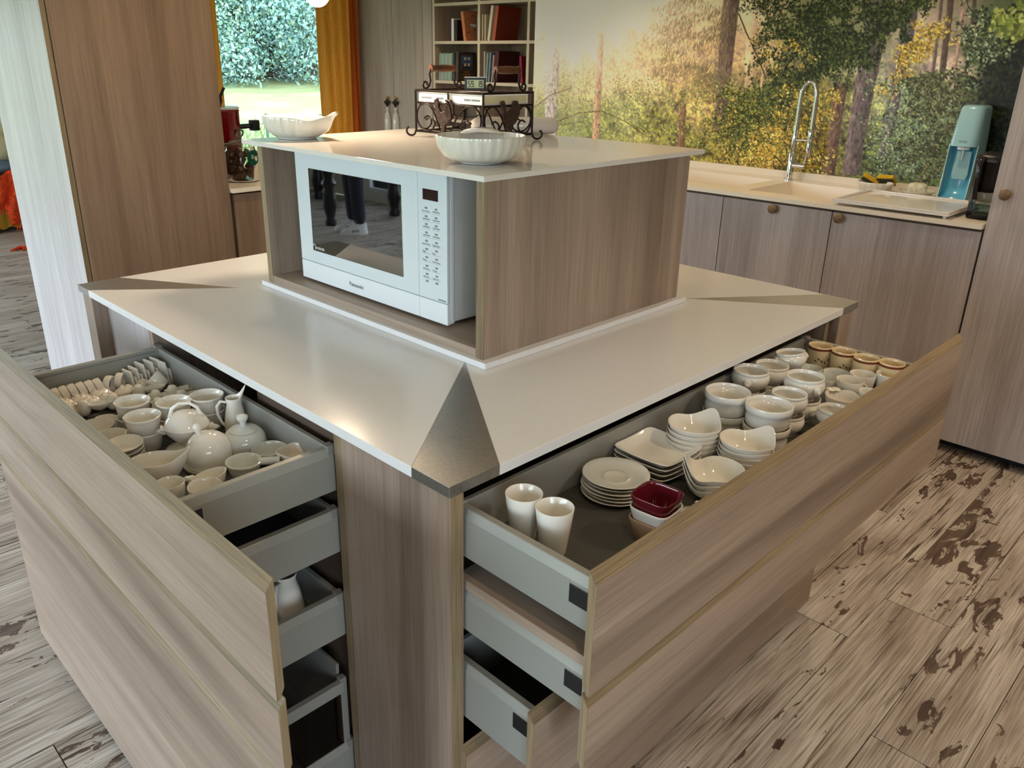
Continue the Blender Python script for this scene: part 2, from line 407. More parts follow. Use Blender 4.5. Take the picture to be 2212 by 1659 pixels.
# ---- printed forest mural on the back wall (a flat print: painted into a colour attribute of a fine grid)
def build_mural():
    MX = 2.975
    y0, y1, z0, z1 = .05, 2.628, .028, CZ
    st = .0031
    ny = int((y1-y0)/st)+1; nz = int((z1-z0)/st)+1
    ys = np.linspace(y0, y1, ny); zs = np.linspace(z0, z1, nz)
    # u, v are image pixels (v down); PH is this camera's projection of wall y, z
    PH = np.array([[-174.89791, -125.95796, 2295.6612], [23.615312, -655.78668, 450.69243], [0.22821639, -0.12580748, 1.0]])
    PI_ = np.linalg.inv(PH)
    YY, ZZ = np.meshgrid(ys, zs)                       # [nz, ny]
    q_ = np.stack([YY, ZZ, np.ones_like(YY)], -1)@PH.T; UU = q_[..., 0]/q_[..., 2]; VV = q_[..., 1]/q_[..., 2]
    def wp(u, v):
        q = PI_@np.array((u, v, 1.0)); q = q/q[2]
        return (q[0]-y0)/(y1-y0)*(ny-1), (q[1]-z0)/(z1-z0)*(nz-1)
    rng = np.random.default_rng(5)
    A = np.array([(1165,20,250,236,212),(1230,10,255,244,230),(1240,100,250,226,190),(1300,40,248,220,186),(1360,40,242,212,178),(1430,20,234,206,174),(1500,30,228,194,156),
        (1620,30,232,202,168),(1560,120,214,180,138),(1640,100,214,184,146),(1400,130,222,190,142),(1470,130,206,174,128),(1330,160,206,188,138),(1180,140,214,204,160),(1250,190,186,178,124),
        (1180,260,134,138,90),(1250,270,126,138,86),(1340,250,132,140,88),(1420,270,126,124,76),(1520,230,176,150,100),(1480,300,108,106,62),(1560,330,112,104,54),(1640,330,122,106,50),(1640,220,120,112,70),
        (1600,170,150,134,92),(1700,80,120,124,84),(1720,180,96,98,64),(1720,260,88,84,52),(1760,330,98,88,50),(1780,20,118,122,88),(1850,90,128,132,100),(1850,220,128,128,88),
        (1900,150,164,162,140),(1950,200,140,152,122),(1880,330,88,98,70),(1960,330,86,102,80),(2010,240,124,142,114),(2000,60,190,172,156),(2050,150,204,178,164),(2080,40,150,136,122),
        (2030,340,62,78,58),(2100,100,90,92,74),(2110,250,54,60,46),(2160,180,26,32,24),(2190,260,12,14,11),(2200,60,62,74,46),(2150,40,84,96,68),(1300,-200,250,228,202),(1700,-200,150,154,118),(2100,-200,64,74,52)], float)
    num = np.zeros(UU.shape+(3,)); den = np.zeros(UU.shape)
    for a in A:
        w = 1/(((UU-a[0])**2+(1.3*(VV-a[1]))**2)+700)**1.6
        num += w[..., None]*a[2:5]; den += w
    img = num/den[..., None]
    def fbm(sc, seed, sx=1.0, oct_=3):
        r = np.random.default_rng(seed); out = np.zeros(UU.shape); amp = 1
        for k in range(oct_):
            g = r.normal(size=(int(nz/sc)+3, int(ny/(sc*sx))+3))
            yi = np.linspace(0, g.shape[0]-2.001, nz); xi = np.linspace(0, g.shape[1]-2.001, ny)
            y_, x_ = np.meshgrid(yi, xi, indexing='ij'); a_ = y_.astype(int); b_ = x_.astype(int); fy = y_-a_; fx = x_-b_
            out += amp*((g[a_, b_]*(1-fx)+g[a_, b_+1]*fx)*(1-fy)+(g[a_+1, b_]*(1-fx)+g[a_+1, b_+1]*fx)*fy)
            amp *= .65; sc = max(1.3, sc/2)
        return out
    veg = np.clip((VV-40)/190, .10, 1)*np.clip((UU-1120)/260, .5, 1)
    n1 = fbm(14, 1, 1, 4); n2 = fbm(3, 2, 1, 2)
    img *= np.clip(1+(.17*n1+.13*n2)*veg, .4, 1.7)[..., None]
    img += (np.array((12, 16, -8))[None, None]*np.clip(n2*veg, -.5, 1.3)[..., None])
    def stamp(cx, cy, a, b, th, col, op=.9):
        R_ = int(max(a, b))+1; x0, x1 = max(int(cx)-R_, 0), min(int(cx)+R_+2, ny); q0, q1 = max(int(cy)-R_, 0), min(int(cy)+R_+2, nz)
        if x1 <= x0 or q1 <= q0: return
        X, Y = np.meshgrid(np.arange(x0, x1)-cx, np.arange(q0, q1)-cy)
        c, s_ = math.cos(th), math.sin(th); P = (X*c+Y*s_)/a; Q = (-X*s_+Y*c)/b
        k = np.clip((1-(P*P+Q*Q))*2.2, 0, 1)*op
        img[q0:q1, x0:x1] = img[q0:q1, x0:x1]*(1-k[..., None])+np.array(col)*k[..., None]
    def trunk(pts, col, var=.12, op=1.0):
        pts = sorted(pts, key=lambda q: q[1])
        vv = np.array([q[1] for q in pts], float); cu = np.array([q[0] for q in pts], float); ww = np.array([q[2] for q in pts], float)
        c = np.interp(VV, vv, cu); w = np.interp(VV, vv, ww)/2
        d = (UU-c)/w; k = np.clip((1-np.abs(d))*w*.6, 0, 1)*op*((VV >= vv[0]) & (VV <= vv[-1]))
        sh = 1-.22*np.clip(d+.2, -1, 1); tx = 1+var*fbm(5, int(abs(cu[0])) % 97+int(vv[0]) % 13+500, .35, 2)
        C_ = np.array(col)[None, None]*(sh*np.clip(tx, .5, 1.5))[..., None]
        img[:] = img*(1-k[..., None])+C_*k[..., None]
    for u, w, c in ((1262, 7, (232, 204, 168)), (1346, 6, (222, 194, 154)), (1375, 7, (222, 188, 146)), (1410, 8, (218, 184, 140)), (1626, 26, (218, 186, 150)), (1655, 14, (212, 180, 144)), (1500, 7, (210, 176, 132)), (1690, 10, (186, 160, 128))):
        trunk([(u+4, -260, w*1.1), (u, 40, w), (u-6, 190, w)], c, .06, .6)
    # feathery young trees in the haze: thin vertical stems with short side strokes
    for _ in range(46):
        u0_ = rng.uniform(1150, 1560); v0_ = rng.uniform(30, 200); L_ = rng.uniform(60, 170); k0 = rng.uniform(.68, .95); gr = rng.uniform(0, 1)
        for j in range(int(L_*1.1)):
            v = v0_+L_*j/(L_*1.1); sp_ = (v-v0_)*.16+2; u = u0_+rng.normal(0, sp_); cx, cy = wp(u, v)
            if not (0 <= cx < ny and 0 <= cy < nz): continue
            c = img[int(cy), int(cx)]*k0; c = c*(1-.25*gr)+np.array((120, 132, 70))*.25*gr
            stamp(cx, cy, rng.uniform(1.2, 2.6), .8, rng.uniform(-.7, .7)+(.4 if u > u0_ else -.4), c, .6)
    trunk([(1210, -260, 40), (1202, 0, 40), (1194, 120, 31), (1189, 300, 28)], (188, 176, 166), .2)
    trunk([(1307, -260, 16), (1301, 0, 15), (1294, 160, 15), (1286, 310, 17)], (184, 146, 118), .12)
    trunk([(1474, 225, 18), (1470, 320, 18)], (116, 90, 70), .15)
    trunk([(1595, -260, 46), (1580, 0, 38), (1565, 150, 33), (1556, 280, 28)], (104, 88, 78), .18)
    trunk([(1985, -260, 40), (1965, 40, 34), (1935, 200, 28), (1908, 340, 24)], (106, 98, 102), .14)
    trunk([(1925, -160, 60), (1893, 60, 50), (1862, 220, 44), (1836, 378, 38)], (104, 94, 94), .15)
    trunk([(1818, 180, 30), (1806, 260, 27), (1790, 380, 26)], (108, 88, 78), .15)
    for u, w, c in ((2052, 16, (82, 68, 64)), (2080, 9, (166, 138, 128)), (2104, 10, (78, 64, 58)), (2032, 9, (96, 84, 80))):
        trunk([(u+14, -200, w), (u, 20, w), (u-22, 200, w)], c, .12, .9)
    def branch(pts, w, col, op=.85):
        for (a, b), (c, d) in zip(pts, pts[1:]):
            L_ = int(math.hypot(c-a, d-b)/1.2)+1
            for k in range(L_+1):
                t = k/L_; cx, cy = wp(a+(c-a)*t, b+(d-b)*t); stamp(cx, cy, w, w, 0, col, op)
    def twig(u, v, ang, L_, cols, dens=1.0, spread=7, smin=1.1, smax=2.9, stem=(44, 38, 30), drop=0.0):
        n_ = max(3, int(L_/5)); pu, pv = u, v
        for i in range(n_):
            ang += rng.normal(0, .16)+drop; nu, nv = pu+math.cos(ang)*L_/n_, pv+math.sin(ang)*L_/n_
            if stem is not None: branch([(pu, pv), (nu, nv)], .7, stem, .7)
            for _ in range(int(rng.poisson(3.2*dens))):
                a = nu+rng.normal(0, spread); b = nv+rng.normal(0, spread); cx, cy = wp(a, b)
                if 0 <= cx < ny and 0 <= cy < nz:
                    c = np.array(cols[rng.integers(len(cols))], float)*rng.uniform(.78, 1.25)
                    s_ = rng.uniform(smin, smax); stamp(cx, cy, s_, s_*rng.uniform(.4, .62), rng.uniform(0, PI), np.clip(c, 0, 255), .92)
            pu, pv = nu, nv
        return pu, pv
    # spruce fronds drooping
    for u, v, L_ in [(1500+rng.normal(0, 8), rng.uniform(-20, 150), rng.uniform(50, 110)) for _ in range(34)]+[(1570+rng.normal(0, 6), rng.uniform(0, 200), rng.uniform(30, 70)) for _ in range(24)]:
        left = rng.random() < .8; a = (PI-.25 if left else .25); k = rng.uniform(.6, 1.1); pu, pv = u, v
        for j in range(int(L_/3)):
            a += (-.012 if left else .012)*-1+(.03 if not left else -.03)*-1*0; pu += math.cos(a)*3; pv += 1.1
            for _ in range(2):
                cx, cy = wp(pu+rng.normal(0, 2), pv+rng.uniform(0, 16)); stamp(cx, cy, rng.uniform(2, 4.2), .75, rng.normal(-1.3, .25), (132*k, 112*k, 78*k) if rng.random() < .6 else (104*k, 104*k, 84*k), .5)
    branch([(1206, 262), (1250, 244), (1300, 240), (1350, 262), (1390, 290)], 1.2, (84, 66, 52))
    branch([(1150, 235), (1190, 205), (1235, 190)], 1.1, (92, 74, 58))
    branch([(1210, 270), (1260, 262), (1280, 300)], 1.0, (94, 76, 60))
    branch([(1596, 30), (1612, 70), (1640, 130), (1655, 170)], 1.3, (84, 62, 48))
    GR = [(46, 58, 34), (60, 74, 40), (36, 44, 28), (78, 92, 50), (100, 112, 62), (126, 132, 70)]
    GD = [(34, 42, 28), (46, 56, 32), (28, 34, 24), (62, 74, 42), (84, 96, 54)]
    OL = [(140, 134, 62), (118, 116, 52), (96, 98, 46), (168, 152, 74), (72, 76, 36)]
    YE = [(204, 172, 84), (180, 148, 60), (224, 198, 118), (150, 128, 58), (120, 116, 54)]
    GG = [(84, 104, 78), (106, 126, 98), (62, 78, 58), (134, 152, 124), (160, 168, 132), (50, 62, 48)]
    # fine undergrowth, left and middle
    for _ in range(210): twig(rng.uniform(1150, 1620), rng.uniform(190, 340), rng.uniform(-2.6, -.5), rng.uniform(16, 44), [(120, 134, 78), (150, 156, 92), (96, 112, 64), (174, 176, 110), (78, 92, 54)], .9, 5, .9, 2.0, None)
    for _ in range(150): twig(rng.uniform(1560, 1790), rng.uniform(270, 380), rng.uniform(-2.8, -.3), rng.uniform(14, 40), OL+YE, 1.2, 6, 1.0, 2.4, (60, 48, 36))
    # bough
    bough = [(2010, -30), (1950, 40), (1880, 90), (1790, 140), (1720, 190), (1660, 240), (1605, 285)]
    branch(bough, 2.1, (40, 34, 30)); branch([(1900, 20), (1830, 60), (1770, 120), (1740, 160)], 1.7, (44, 38, 32)); branch([(1750, 20), (1790, 60), (1830, 50)], 1.4, (44, 38, 32)); branch([(1762, -30), (1745, 40), (1760, 110)], 1.3, (44, 38, 32))
    for i in range(150):
        t = rng.random()**.9*(len(bough)-1); k = min(int(t), len(bough)-2); f_ = t-k
        u = bough[k][0]*(1-f_)+bough[k+1][0]*f_; v = bough[k][1]*(1-f_)+bough[k+1][1]*f_
        twig(u, v, rng.normal(PI*.93, .75) if rng.random() < .75 else rng.normal(-1.6, .5), rng.uniform(30, 95), GD if u > 1700 and rng.random() < .8 else GR, 1.25, 6, 1.2, 3.1, (40, 34, 28), .01)
    for _ in range(110): twig(rng.uniform(1640, 1900), rng.uniform(-20, 130), rng.normal(PI*.9, .6), rng.uniform(25, 70), GD, 1.2, 6, 1.2, 3.0, (42, 36, 30))
    for _ in range(60): twig(rng.uniform(1560, 1720), rng.uniform(180, 300), rng.normal(PI*.85, .5), rng.uniform(20, 60), GR+OL, 1.1, 6, 1.1, 2.7, (46, 38, 30))
    # lit yellow sprays
    for u, v, n_, sp_ in ((2020, 60, 16, 20), (2000, 105, 18, 20), (1965, 150, 9, 14), (1935, 190, 5, 10), (1755, 235, 16, 22), (1690, 300, 16, 30), (1645, 330, 26, 34), (1810, 200, 6, 12), (1700, 120, 10, 34), (1172, 70, 6, 16)):
        for _ in range(n_): twig(rng.normal(u, sp_), rng.normal(v, sp_*.8), rng.uniform(2.2, 3.8), rng.uniform(14, 36), YE, 1.1, 5, 1.1, 2.7, (80, 66, 40))
    # soft grey-green saplings at the right
    for _ in range(190): twig(rng.normal(1960, 46), rng.uniform(190, 380), rng.uniform(-2.6, -.5), rng.uniform(14, 40), GG, 1.0, 6, .9, 2.3, None)
    for _ in range(90): twig(rng.uniform(1990, 2110), rng.uniform(150, 360), rng.normal(2.7, .3), rng.uniform(30, 70), [(92, 98, 70), (66, 72, 50), (120, 124, 90), (48, 54, 38)], 1.6, 4, 1.2, 2.6, (50, 48, 38), -.02)
    for _ in range(120): twig(rng.normal(2180, 24), rng.uniform(60, 330), rng.uniform(0, 6.2), rng.uniform(20, 50), [(16, 20, 14), (26, 32, 20), (10, 12, 8), (40, 48, 30)], 1.6, 8, 1.6, 3.6, None)
    for _ in range(50): twig(rng.normal(2135, 26), rng.normal(90, 34), rng.uniform(2, 4), rng.uniform(20, 50), GD+GG, 1.2, 6, 1.2, 2.8, (40, 36, 30))
    for _ in range(16): twig(rng.normal(2185, 18), rng.normal(60, 22), rng.uniform(2.4, 3.8), rng.uniform(20, 40), [(112, 128, 56), (138, 148, 72), (84, 98, 46), (160, 168, 100)], .8, 7, 3, 5.5, (50, 44, 30))
    # low sun breaking through on the left of the print
    dx, dy = UU-1225, VV+15
    g = np.exp(-((dx/190)**2+(dy/150)**2))*.78
    ang = np.arctan2(dy, dx); ray_ = (np.abs(np.sin(ang*9+.6))**18)*np.exp(-np.hypot(dx, dy)/190)*.5
    hz_ = .22*np.clip(1-(UU-1150)/560, 0, 1)*np.clip(1-VV/420, 0, 1)
    k = np.clip(g+ray_+hz_, 0, .92)
    img = img*(1-k[..., None])+np.array((255, 240, 220))*k[..., None]
    img = np.clip((img-80)*1.28+96, 0, 255)*np.array((1.0, .99, 1.02)); img = np.clip(img, 0, 252)/255
    lin = np.where(img <= .04045, img/12.92, ((img+.055)/1.055)**2.4)
    # mesh
    co = np.stack([np.full_like(YY, MX), YY, ZZ], -1).reshape(-1, 3)
    org = np.array([3.0, 1, FZ]); co = (co-org)*S
    idx = np.arange(ny*nz).reshape(nz, ny)
    q = np.stack([idx[:-1, :-1], idx[1:, :-1], idx[1:, 1:], idx[:-1, 1:]], -1).reshape(-1, 4)
    # thin sheet: rim goes back to the wall
    me = bpy.data.meshes.new('mural_print')
    me.vertices.add(len(co)); me.vertices.foreach_set('co', co.ravel())
    me.loops.add(q.size); me.loops.foreach_set('vertex_index', q.ravel())
    me.polygons.add(len(q)); me.polygons.foreach_set('loop_start', np.arange(len(q))*4); me.polygons.foreach_set('loop_total', np.full(len(q), 4))
    me.update(calc_edges=True); me.validate()
    ca = me.color_attributes.new('print', 'FLOAT_COLOR', 'POINT')
    ca.data.foreach_set('color', np.concatenate([lin.reshape(-1, 3), np.ones((ny*nz, 1))], 1).astype(np.float32).ravel())
    m, nt, b = newmat('printed_mural')
    at = nt.nodes.new('ShaderNodeAttribute'); at.attribute_name = 'print'; nt.links.new(at.outputs['Color'], b.inputs['Base Color'])
    b.inputs['Roughness'].default_value = .38; b.inputs['Specular IOR Level'].default_value = .2
    me.materials.append(m)
    o = bpy.data.objects.new('mural_print', me); COL.objects.link(o); o.parent = wb_
    o['label'] = 'printed forest photograph with low sun, trunks and leaves covering the back wall'
    return o
build_mural()

# ---- outdoors: sloping meadow, wood edge, fence
def terrain():
    n = 60; m = MB(); vs_ = []
    for i in range(n+1):
        for j in range(n+1):
            x = -45+100*i/n; y_ = -20+80*j/n; d = math.hypot(x-1, y_-2)
            vs_.append((x, y_, -1.02+max(0, d-8)*.076+.05*math.sin(x*.7)*math.sin(y_*.6)*min(1, max(0, d-7)/6)))
    m.add(vs_, [(i*(n+1)+j, (i+1)*(n+1)+j, (i+1)*(n+1)+j+1, i*(n+1)+j+1) for i in range(n) for j in range(n)])
    mt, nt, b = newmat('meadow_grass')
    tc = nt.nodes.new('ShaderNodeTexCoord'); nz_ = nt.nodes.new('ShaderNodeTexNoise'); nz_.inputs['Scale'].default_value = .9; nz_.inputs['Detail'].default_value = 8; nz_.inputs['Roughness'].default_value = .7
    nt.links.new(tc.outputs['Object'], nz_.inputs['Vector'])
    r = ramp(nt, [(.3, (88, 100, 58)), (.5, (106, 116, 72)), (.7, (124, 132, 92))]); nt.links.new(nz_.outputs['Fac'], r.inputs['Fac']); nt.links.new(r.outputs['Color'], b.inputs['Base Color'])
    b.inputs['Roughness'].default_value = .9
    struct(m.build('ground', mt, origin=(0, 0, -1.02), smooth=60))
terrain()
def gz(x, y): return -1.02+max(0, math.hypot(x-1, y-2)-8)*.076
GRASSB = plain('grass_blade', (92, 118, 62), .7); 
gm = MB(); rg = random.Random(11)
for _ in range(5200):
    d = 5.9+rg.random()**1.6*9; a = math.radians(rg.uniform(54, 70)); x = -.57+d*math.cos(a)*1.05; y_ = -.65+d*math.sin(a)
    if y_ < 4.85: continue
    h = rg.uniform(.08, .34); w = rg.uniform(.006, .014); t = rg.uniform(0, PI); lx, ly = rg.uniform(-.1, .1), rg.uniform(-.1, .1); z = gz(x, y_)
    gm.add([(x-w*math.cos(t), y_-w*math.sin(t), z), (x+w*math.cos(t), y_+w*math.sin(t), z), (x+lx, y_+ly, z+h)], [(0, 1, 2)])
tag(gm.build('meadow_grass', GRASSB, origin=(2.5, 7, -1.02)), 'tall meadow grass growing outside the window', 'grass', kind='stuff')
LEAFM = []
for i, c in enumerate(((120, 154, 134), (138, 168, 126), (110, 146, 138))): LEAFM.append(plain('tree_leaf_%d' % i, c, .7))  # leaf colours lightened and blued to stand for distant haze
BARK = plain('bark', (84, 72, 60), .9)
def tree_proto(k):
    r = random.Random(k); t = thing('leafy_tree', 'broad leafy tree in the wood edge beyond the meadow', 'tree', (0, 0, 0), 0, 'trees of the wood edge')
    g_ = np.random.default_rng(k+40); V_ = []
    for _ in range(26):
        c0 = np.array((g_.uniform(-2, 2), g_.uniform(-2, 2), g_.uniform(.2, 5.2))); br = g_.uniform(.7, 1.3); n_ = 1000
        d = g_.normal(size=(n_, 3)); d /= np.linalg.norm(d, axis=1)[:, None]; c = c0+d*br*g_.uniform(.62, 1.1, (n_, 1))
        u = np.cross(d, g_.normal(size=(n_, 3))); u /= np.linalg.norm(u, axis=1)[:, None]; v = np.cross(d, u); s_ = g_.uniform(.018, .05, (n_, 1)); u = u*s_; v = v*s_*.7
        tw = g_.normal(size=(n_, 3))*s_*.6
        V_.append(np.stack([c-u, c+v+tw, c+u, c-v-tw], 1).reshape(-1, 3))
    V_ = np.concatenate(V_); m = MB(); m.v = [tuple(q) for q in V_.tolist()]; m.f = [(4*i, 4*i+1, 4*i+2, 4*i+3) for i in range(len(V_)//4)]
    kid(t, m.build('foliage', LEAFM[k % 3], t, local=True))
    kid(t, MB().tube([(0, 0, -.3), (.1, 0, 2), (.05, .1, 5)], [.3, .24, .1], 8).build('trunk', BARK, t, local=True, smooth=60))
    return t
protos = [tree_proto(k) for k in range(3)]
first = [True]*3; rt_ = random.Random(5)
for i in range(15):
    a = math.radians(55+(i//2)*2.3+(i % 2)*1.15); d = 24+(i % 2)*5.2+rt_.uniform(-.3, .3); x, y_ = -.57+d*math.cos(a), -.65+d*math.sin(a)
    k = i % 3; loc = (x, y_, gz(x, y_)-.1)
    if first[k]:
        protos[k].location = W(*loc); protos[k].rotation_euler = (0, 0, rt_.uniform(0, 6)); first[k] = False
    else: dup(protos[k], loc, (0, 0, rt_.uniform(0, 6)), scale=rt_.uniform(.9, 1.1))
fence = thing('wire_fence', 'thin green posts with wire crossing the meadow outside', 'fence', (3.4, 7.6, -1.02))
POSTG = plain('green_post', (70, 120, 92), .6)
fp = []
for a, d, h in ((66.7, 9.2, .95), (64.9, 9.0, .95), (60.5, 8.9, .95), (57.0, 8.8, .95)):
    x, y_ = -.57+d*math.cos(math.radians(a)), -.65+d*math.sin(math.radians(a)); fp.append((x, y_))
    MB().tube([(x, y_, gz(x, y_)-.05), (x, y_, gz(x, y_)+h)], .018, 8).build('post', POSTG, fence, smooth=50)
for hz in (.4, .85):
    MB().tube([(x, y_, gz(x, y_)+hz) for x, y_ in fp], .004, 5).build('wire', POSTG, fence)

# ---- ceiling downlights (each a lamp with its own light) and pendant bulb
LAMPON = plain('lamp_lens', (255, 220, 170), .4, emit=(255, 214, 160, 6))
for i, (x, y_, lw) in enumerate(DOWNLIGHTS):
    t = thing('ceiling_downlight', 'recessed white ceiling downlight with warm lens above '+['the near corner of the island', 'the aisle beside the right drawers', 'the floor before the tall right cabinet', 'the sink and faucet', 'the left end of the sink run', 'the aisle behind the island', 'the floor before the bookcase, added to brighten it'][i], 'lamp', (x, y_, CZ-.012), 0, 'ceiling downlights')
    MB().lathe([(.036, .012), (.055, .012), (.056, .006), (.05, 0), (.038, .002), (.036, .012)], 24).build('rim', MWHITE, t, local=True, smooth=40)
    MB().lathe([(0, .006), (.036, .007), (.036, .011), (0, .011)], 24).build('lens', LAMPON, t, local=True)
    l = bpy.data.lights.new('downlight', 'SPOT'); l.energy = LAMP_W*lw; l.color = WARM; l.spot_size = math.radians(135); l.spot_blend = .8; l.shadow_soft_size = .05
    lo = bpy.data.objects.new('light_source', l); COL.objects.link(lo); lo.parent = t; lo.location = (0, 0, -.03)
pend = thing('pendant_lamp', 'bare glowing globe bulb hanging in front of the window', 'lamp', (.51, 1.0, .645))
BULB = plain('glowing_bulb', (255, 244, 226), .3, emit=(255, 236, 204, 14))
MB().ball((.51, 1.0, .614), .027, .027, .027, 24, 14).build('bulb', BULB, pend, smooth=60)
MB().lathe([(0, .022), (.013, .02), (.015, .05), (.01, .06), (0, .062)], 20, o=(.51, 1.0, .614)).build('socket', BRASS, pend, smooth=40)
MB().tube([(.51, 1.0, .67), (.51, 1.0, CZ)], .003, 6).build('cord', BLACK, pend)
l = bpy.data.lights.new('bulb_light', 'POINT'); l.energy = 14; l.color = WARM; l.shadow_soft_size = .035
lo = bpy.data.objects.new('light_source', l); COL.objects.link(lo); lo.parent = pend; lo.location = (0, 0, -.1)

# ================================================================== KITCHEN ISLAND
LX, LY, TH = 1.2, 1.267, .0155
isl = thing('kitchen_island', 'wood-laminate kitchen island with grey drawers pulled open on two sides', 'kitchen island', (.6, .6, FZ))
BZ0 = -.79
MB().box(.002, .0215, .0015, .235, BZ0, -TH).build('corner_panel', WZ, isl, bevel=.0006)
MB().box(.002, .0235, .0, .0015, BZ0, -TH).build('edge_strip', EZ, isl)
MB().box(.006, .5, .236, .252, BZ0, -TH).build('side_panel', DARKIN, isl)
MB().box(.003, .006, .236, .2545, BZ0, -TH).build('edge_strip', EZ, isl)
MB().box(.006, .5, .885, .905, BZ0, -TH).build('side_panel', WZ, isl)
MB().box(.035, .05, .905, 1.2, BZ0, -TH).build('recessed_panel', PZ, isl)  # pale colour stands for daylight on this left-facing panel
MB().box(.003, .05, 1.2, 1.25, BZ0, -TH).build('corner_post', WZ, isl, bevel=.0006)
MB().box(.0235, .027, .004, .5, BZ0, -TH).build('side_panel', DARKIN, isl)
MB().box(1.066, 1.082, .012, .5, BZ0, -TH).build('side_panel', WZ, isl)
MB().box(1.066, 1.082, .0095, .012, BZ0, -TH).build('edge_strip', EZ, isl)
MB().box(1.082, 1.118, .045, .06, BZ0, -TH).build('recessed_panel', WZ, isl)
MB().box(1.118, 1.184, .003, .06, BZ0, -TH).build('corner_post', WZ, isl, bevel=.0006)
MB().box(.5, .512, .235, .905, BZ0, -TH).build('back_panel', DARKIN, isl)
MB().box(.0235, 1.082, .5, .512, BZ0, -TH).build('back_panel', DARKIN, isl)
MB().box(1.166, 1.184, .06, 1.25, BZ0, -TH).build('back_panel', WZ, isl)
MB().box(.05, 1.166, 1.232, 1.25, BZ0, -TH).build('back_panel', WZ, isl)
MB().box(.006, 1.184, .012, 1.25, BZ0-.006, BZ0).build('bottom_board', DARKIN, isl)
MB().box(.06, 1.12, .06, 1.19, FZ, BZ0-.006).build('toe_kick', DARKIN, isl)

FT = .0105                   # thickness of the drawer fronts
def drawer(side, a0, a1, ob, of, z0, z1, fa0=None, fa1=None, zt=None, zb=None, matE=None, mat_front=None, low_front=False, clips=True, label=None):
    pt = (lambda a, o, z: (a, -o, z)) if side == 'R' else (lambda a, o, z: (-o, a, z))
    def bx(m, p, q, r, s_, t, u):
        c0, c1 = pt(p, r, t), pt(q, s_, u)
        return m.box(min(c0[0], c1[0]), max(c0[0], c1[0]), min(c0[1], c1[1]), max(c0[1], c1[1]), t, u)
    d = bx(MB(), a0+.0125, a1-.0125, ob+.008, of, z0+.002, z0+.006).build('drawer', MAT_, isl)
    ORG[d] = ORG[isl]
    if label: d['label'] = label
    for k in (0, 1):
        A = (lambda w: a0+w) if k == 0 else (lambda w: a1-w)
        prof = [(0, z0), (0, z1-.013), (.0035, z1-.001), (.0045, z1), (.0135, z1), (.0145, z1-.001), (.0145, z1-.006), (.0125, z1-.009), (.0125, z0)]
        MB().prism([(A(w), z) for w, z in prof], lambda p, q, t: pt(p, t, q), ob+.004, of).build('drawer_side', GREY, d)
        if clips:
            wcl = -.0008
            bx(MB(), min(A(wcl), A(.001)), max(A(wcl), A(.001)), of-.033, of-.006, z1-.043, z1-.018).build('clip_cover', BLACK, d, bevel=.0006)
        bx(MB(), min(A(.0006), A(.0165)), max(A(.0006), A(.0165)), ob, ob+.014, z1-.012, z1+.003).build('back_bracket', GREYD, d, bevel=.001)
    bx(MB(), a0+.0125, a1-.0125, ob+.002, ob+.010, z0+.002, z1-.001).build('drawer_back', GREY, d, bevel=.0008)
    if zt is not None:
        prof = [(of, zt-.0012), (of+FT, zt-.0152), (of+FT, zb), (of+FT*.6, zb+.002), (of, zb+.016)]
        MB().prism(prof, lambda p, q, t: pt(t, p, q), fa0, fa1).build('drawer_front', mat_front, d, bevel=.0004)
        MB().prism([(of-.0002, zt-.001), (of, zt), (of+FT+.0001, zt-.014), (of+FT, zt-.0152)], lambda p, q, t: pt(t, p, q), fa0, fa1).build('front_edge', matE, d)
        for a_, b_ in ((fa0-.0008, fa0), (fa1, fa1+.0008)):
            MB().prism(prof, lambda p, q, t: pt(t, p, q), a_, b_).build('end_edge', EZ, d)
    return d
FR = (.02, 1.207)
drawer('R', .028, 1.012, -.028, .205, -.113, -.043, *FR, -.024, -.1925, EX, WX, label='top drawer full of crockery on the right side')
r2 = drawer('R', .028, 1.012, -.028, .205, -.228, -.164, *FR, -.193, -.306, EX, WX, label='second drawer with a wooden board on top, right side')
MB().box(.0283, 1.0, -.204, .02, -.1638, -.149).build('pull_out_board', WY, r2, bevel=.0006)
drawer('R', .028, 1.012, -.05, .124, -.38, -.288, *FR, -.277, -.424, EX, WX, label='half-open third drawer on the right side')
drawer('R', .028, 1.012, -.2, .0, -.7, -.5, *FR, -.427, -.79, EX, WX, clips=False, label='closed bottom drawer on the right side')
FLF = (.024, 1.19)
drawer('L', .264, .874, -.012, .2305, -.116, -.045, *FLF, -.030, -.1925, EY, WY, label='top drawer full of white tableware on the left side')
drawer('L', .264, .874, -.012, .2305, -.224, -.151, *FLF, -.193, -.308, EY, WY, label='second drawer on the left side')
drawer('L', .264, .874, -.012, .2305, -.381, -.305, clips=False, label='inner drawer holding a white jug')
d4 = drawer('L', .264, .874, -.012, .2305, -.72, -.607, *FLF, -.313, -.79, EY, WY, label='deep bottom drawer with raised glass side rails')
MB().box(-.23, .0, .266, .277, -.497, -.475).build('side_rail', GREY, d4, bevel=.001)
MB().box(-.228, -.004, .270, .273, -.607, -.497).build('glass_side', BROWNG, d4)
MB().box(-.006, .006, .268, .280, -.607, -.470).build('rail_post', GREYD, d4, bevel=.001)
MB().box(-.002, .004, .285, .86, -.607, -.452).build('high_back', GREYD, d4, bevel=.001)

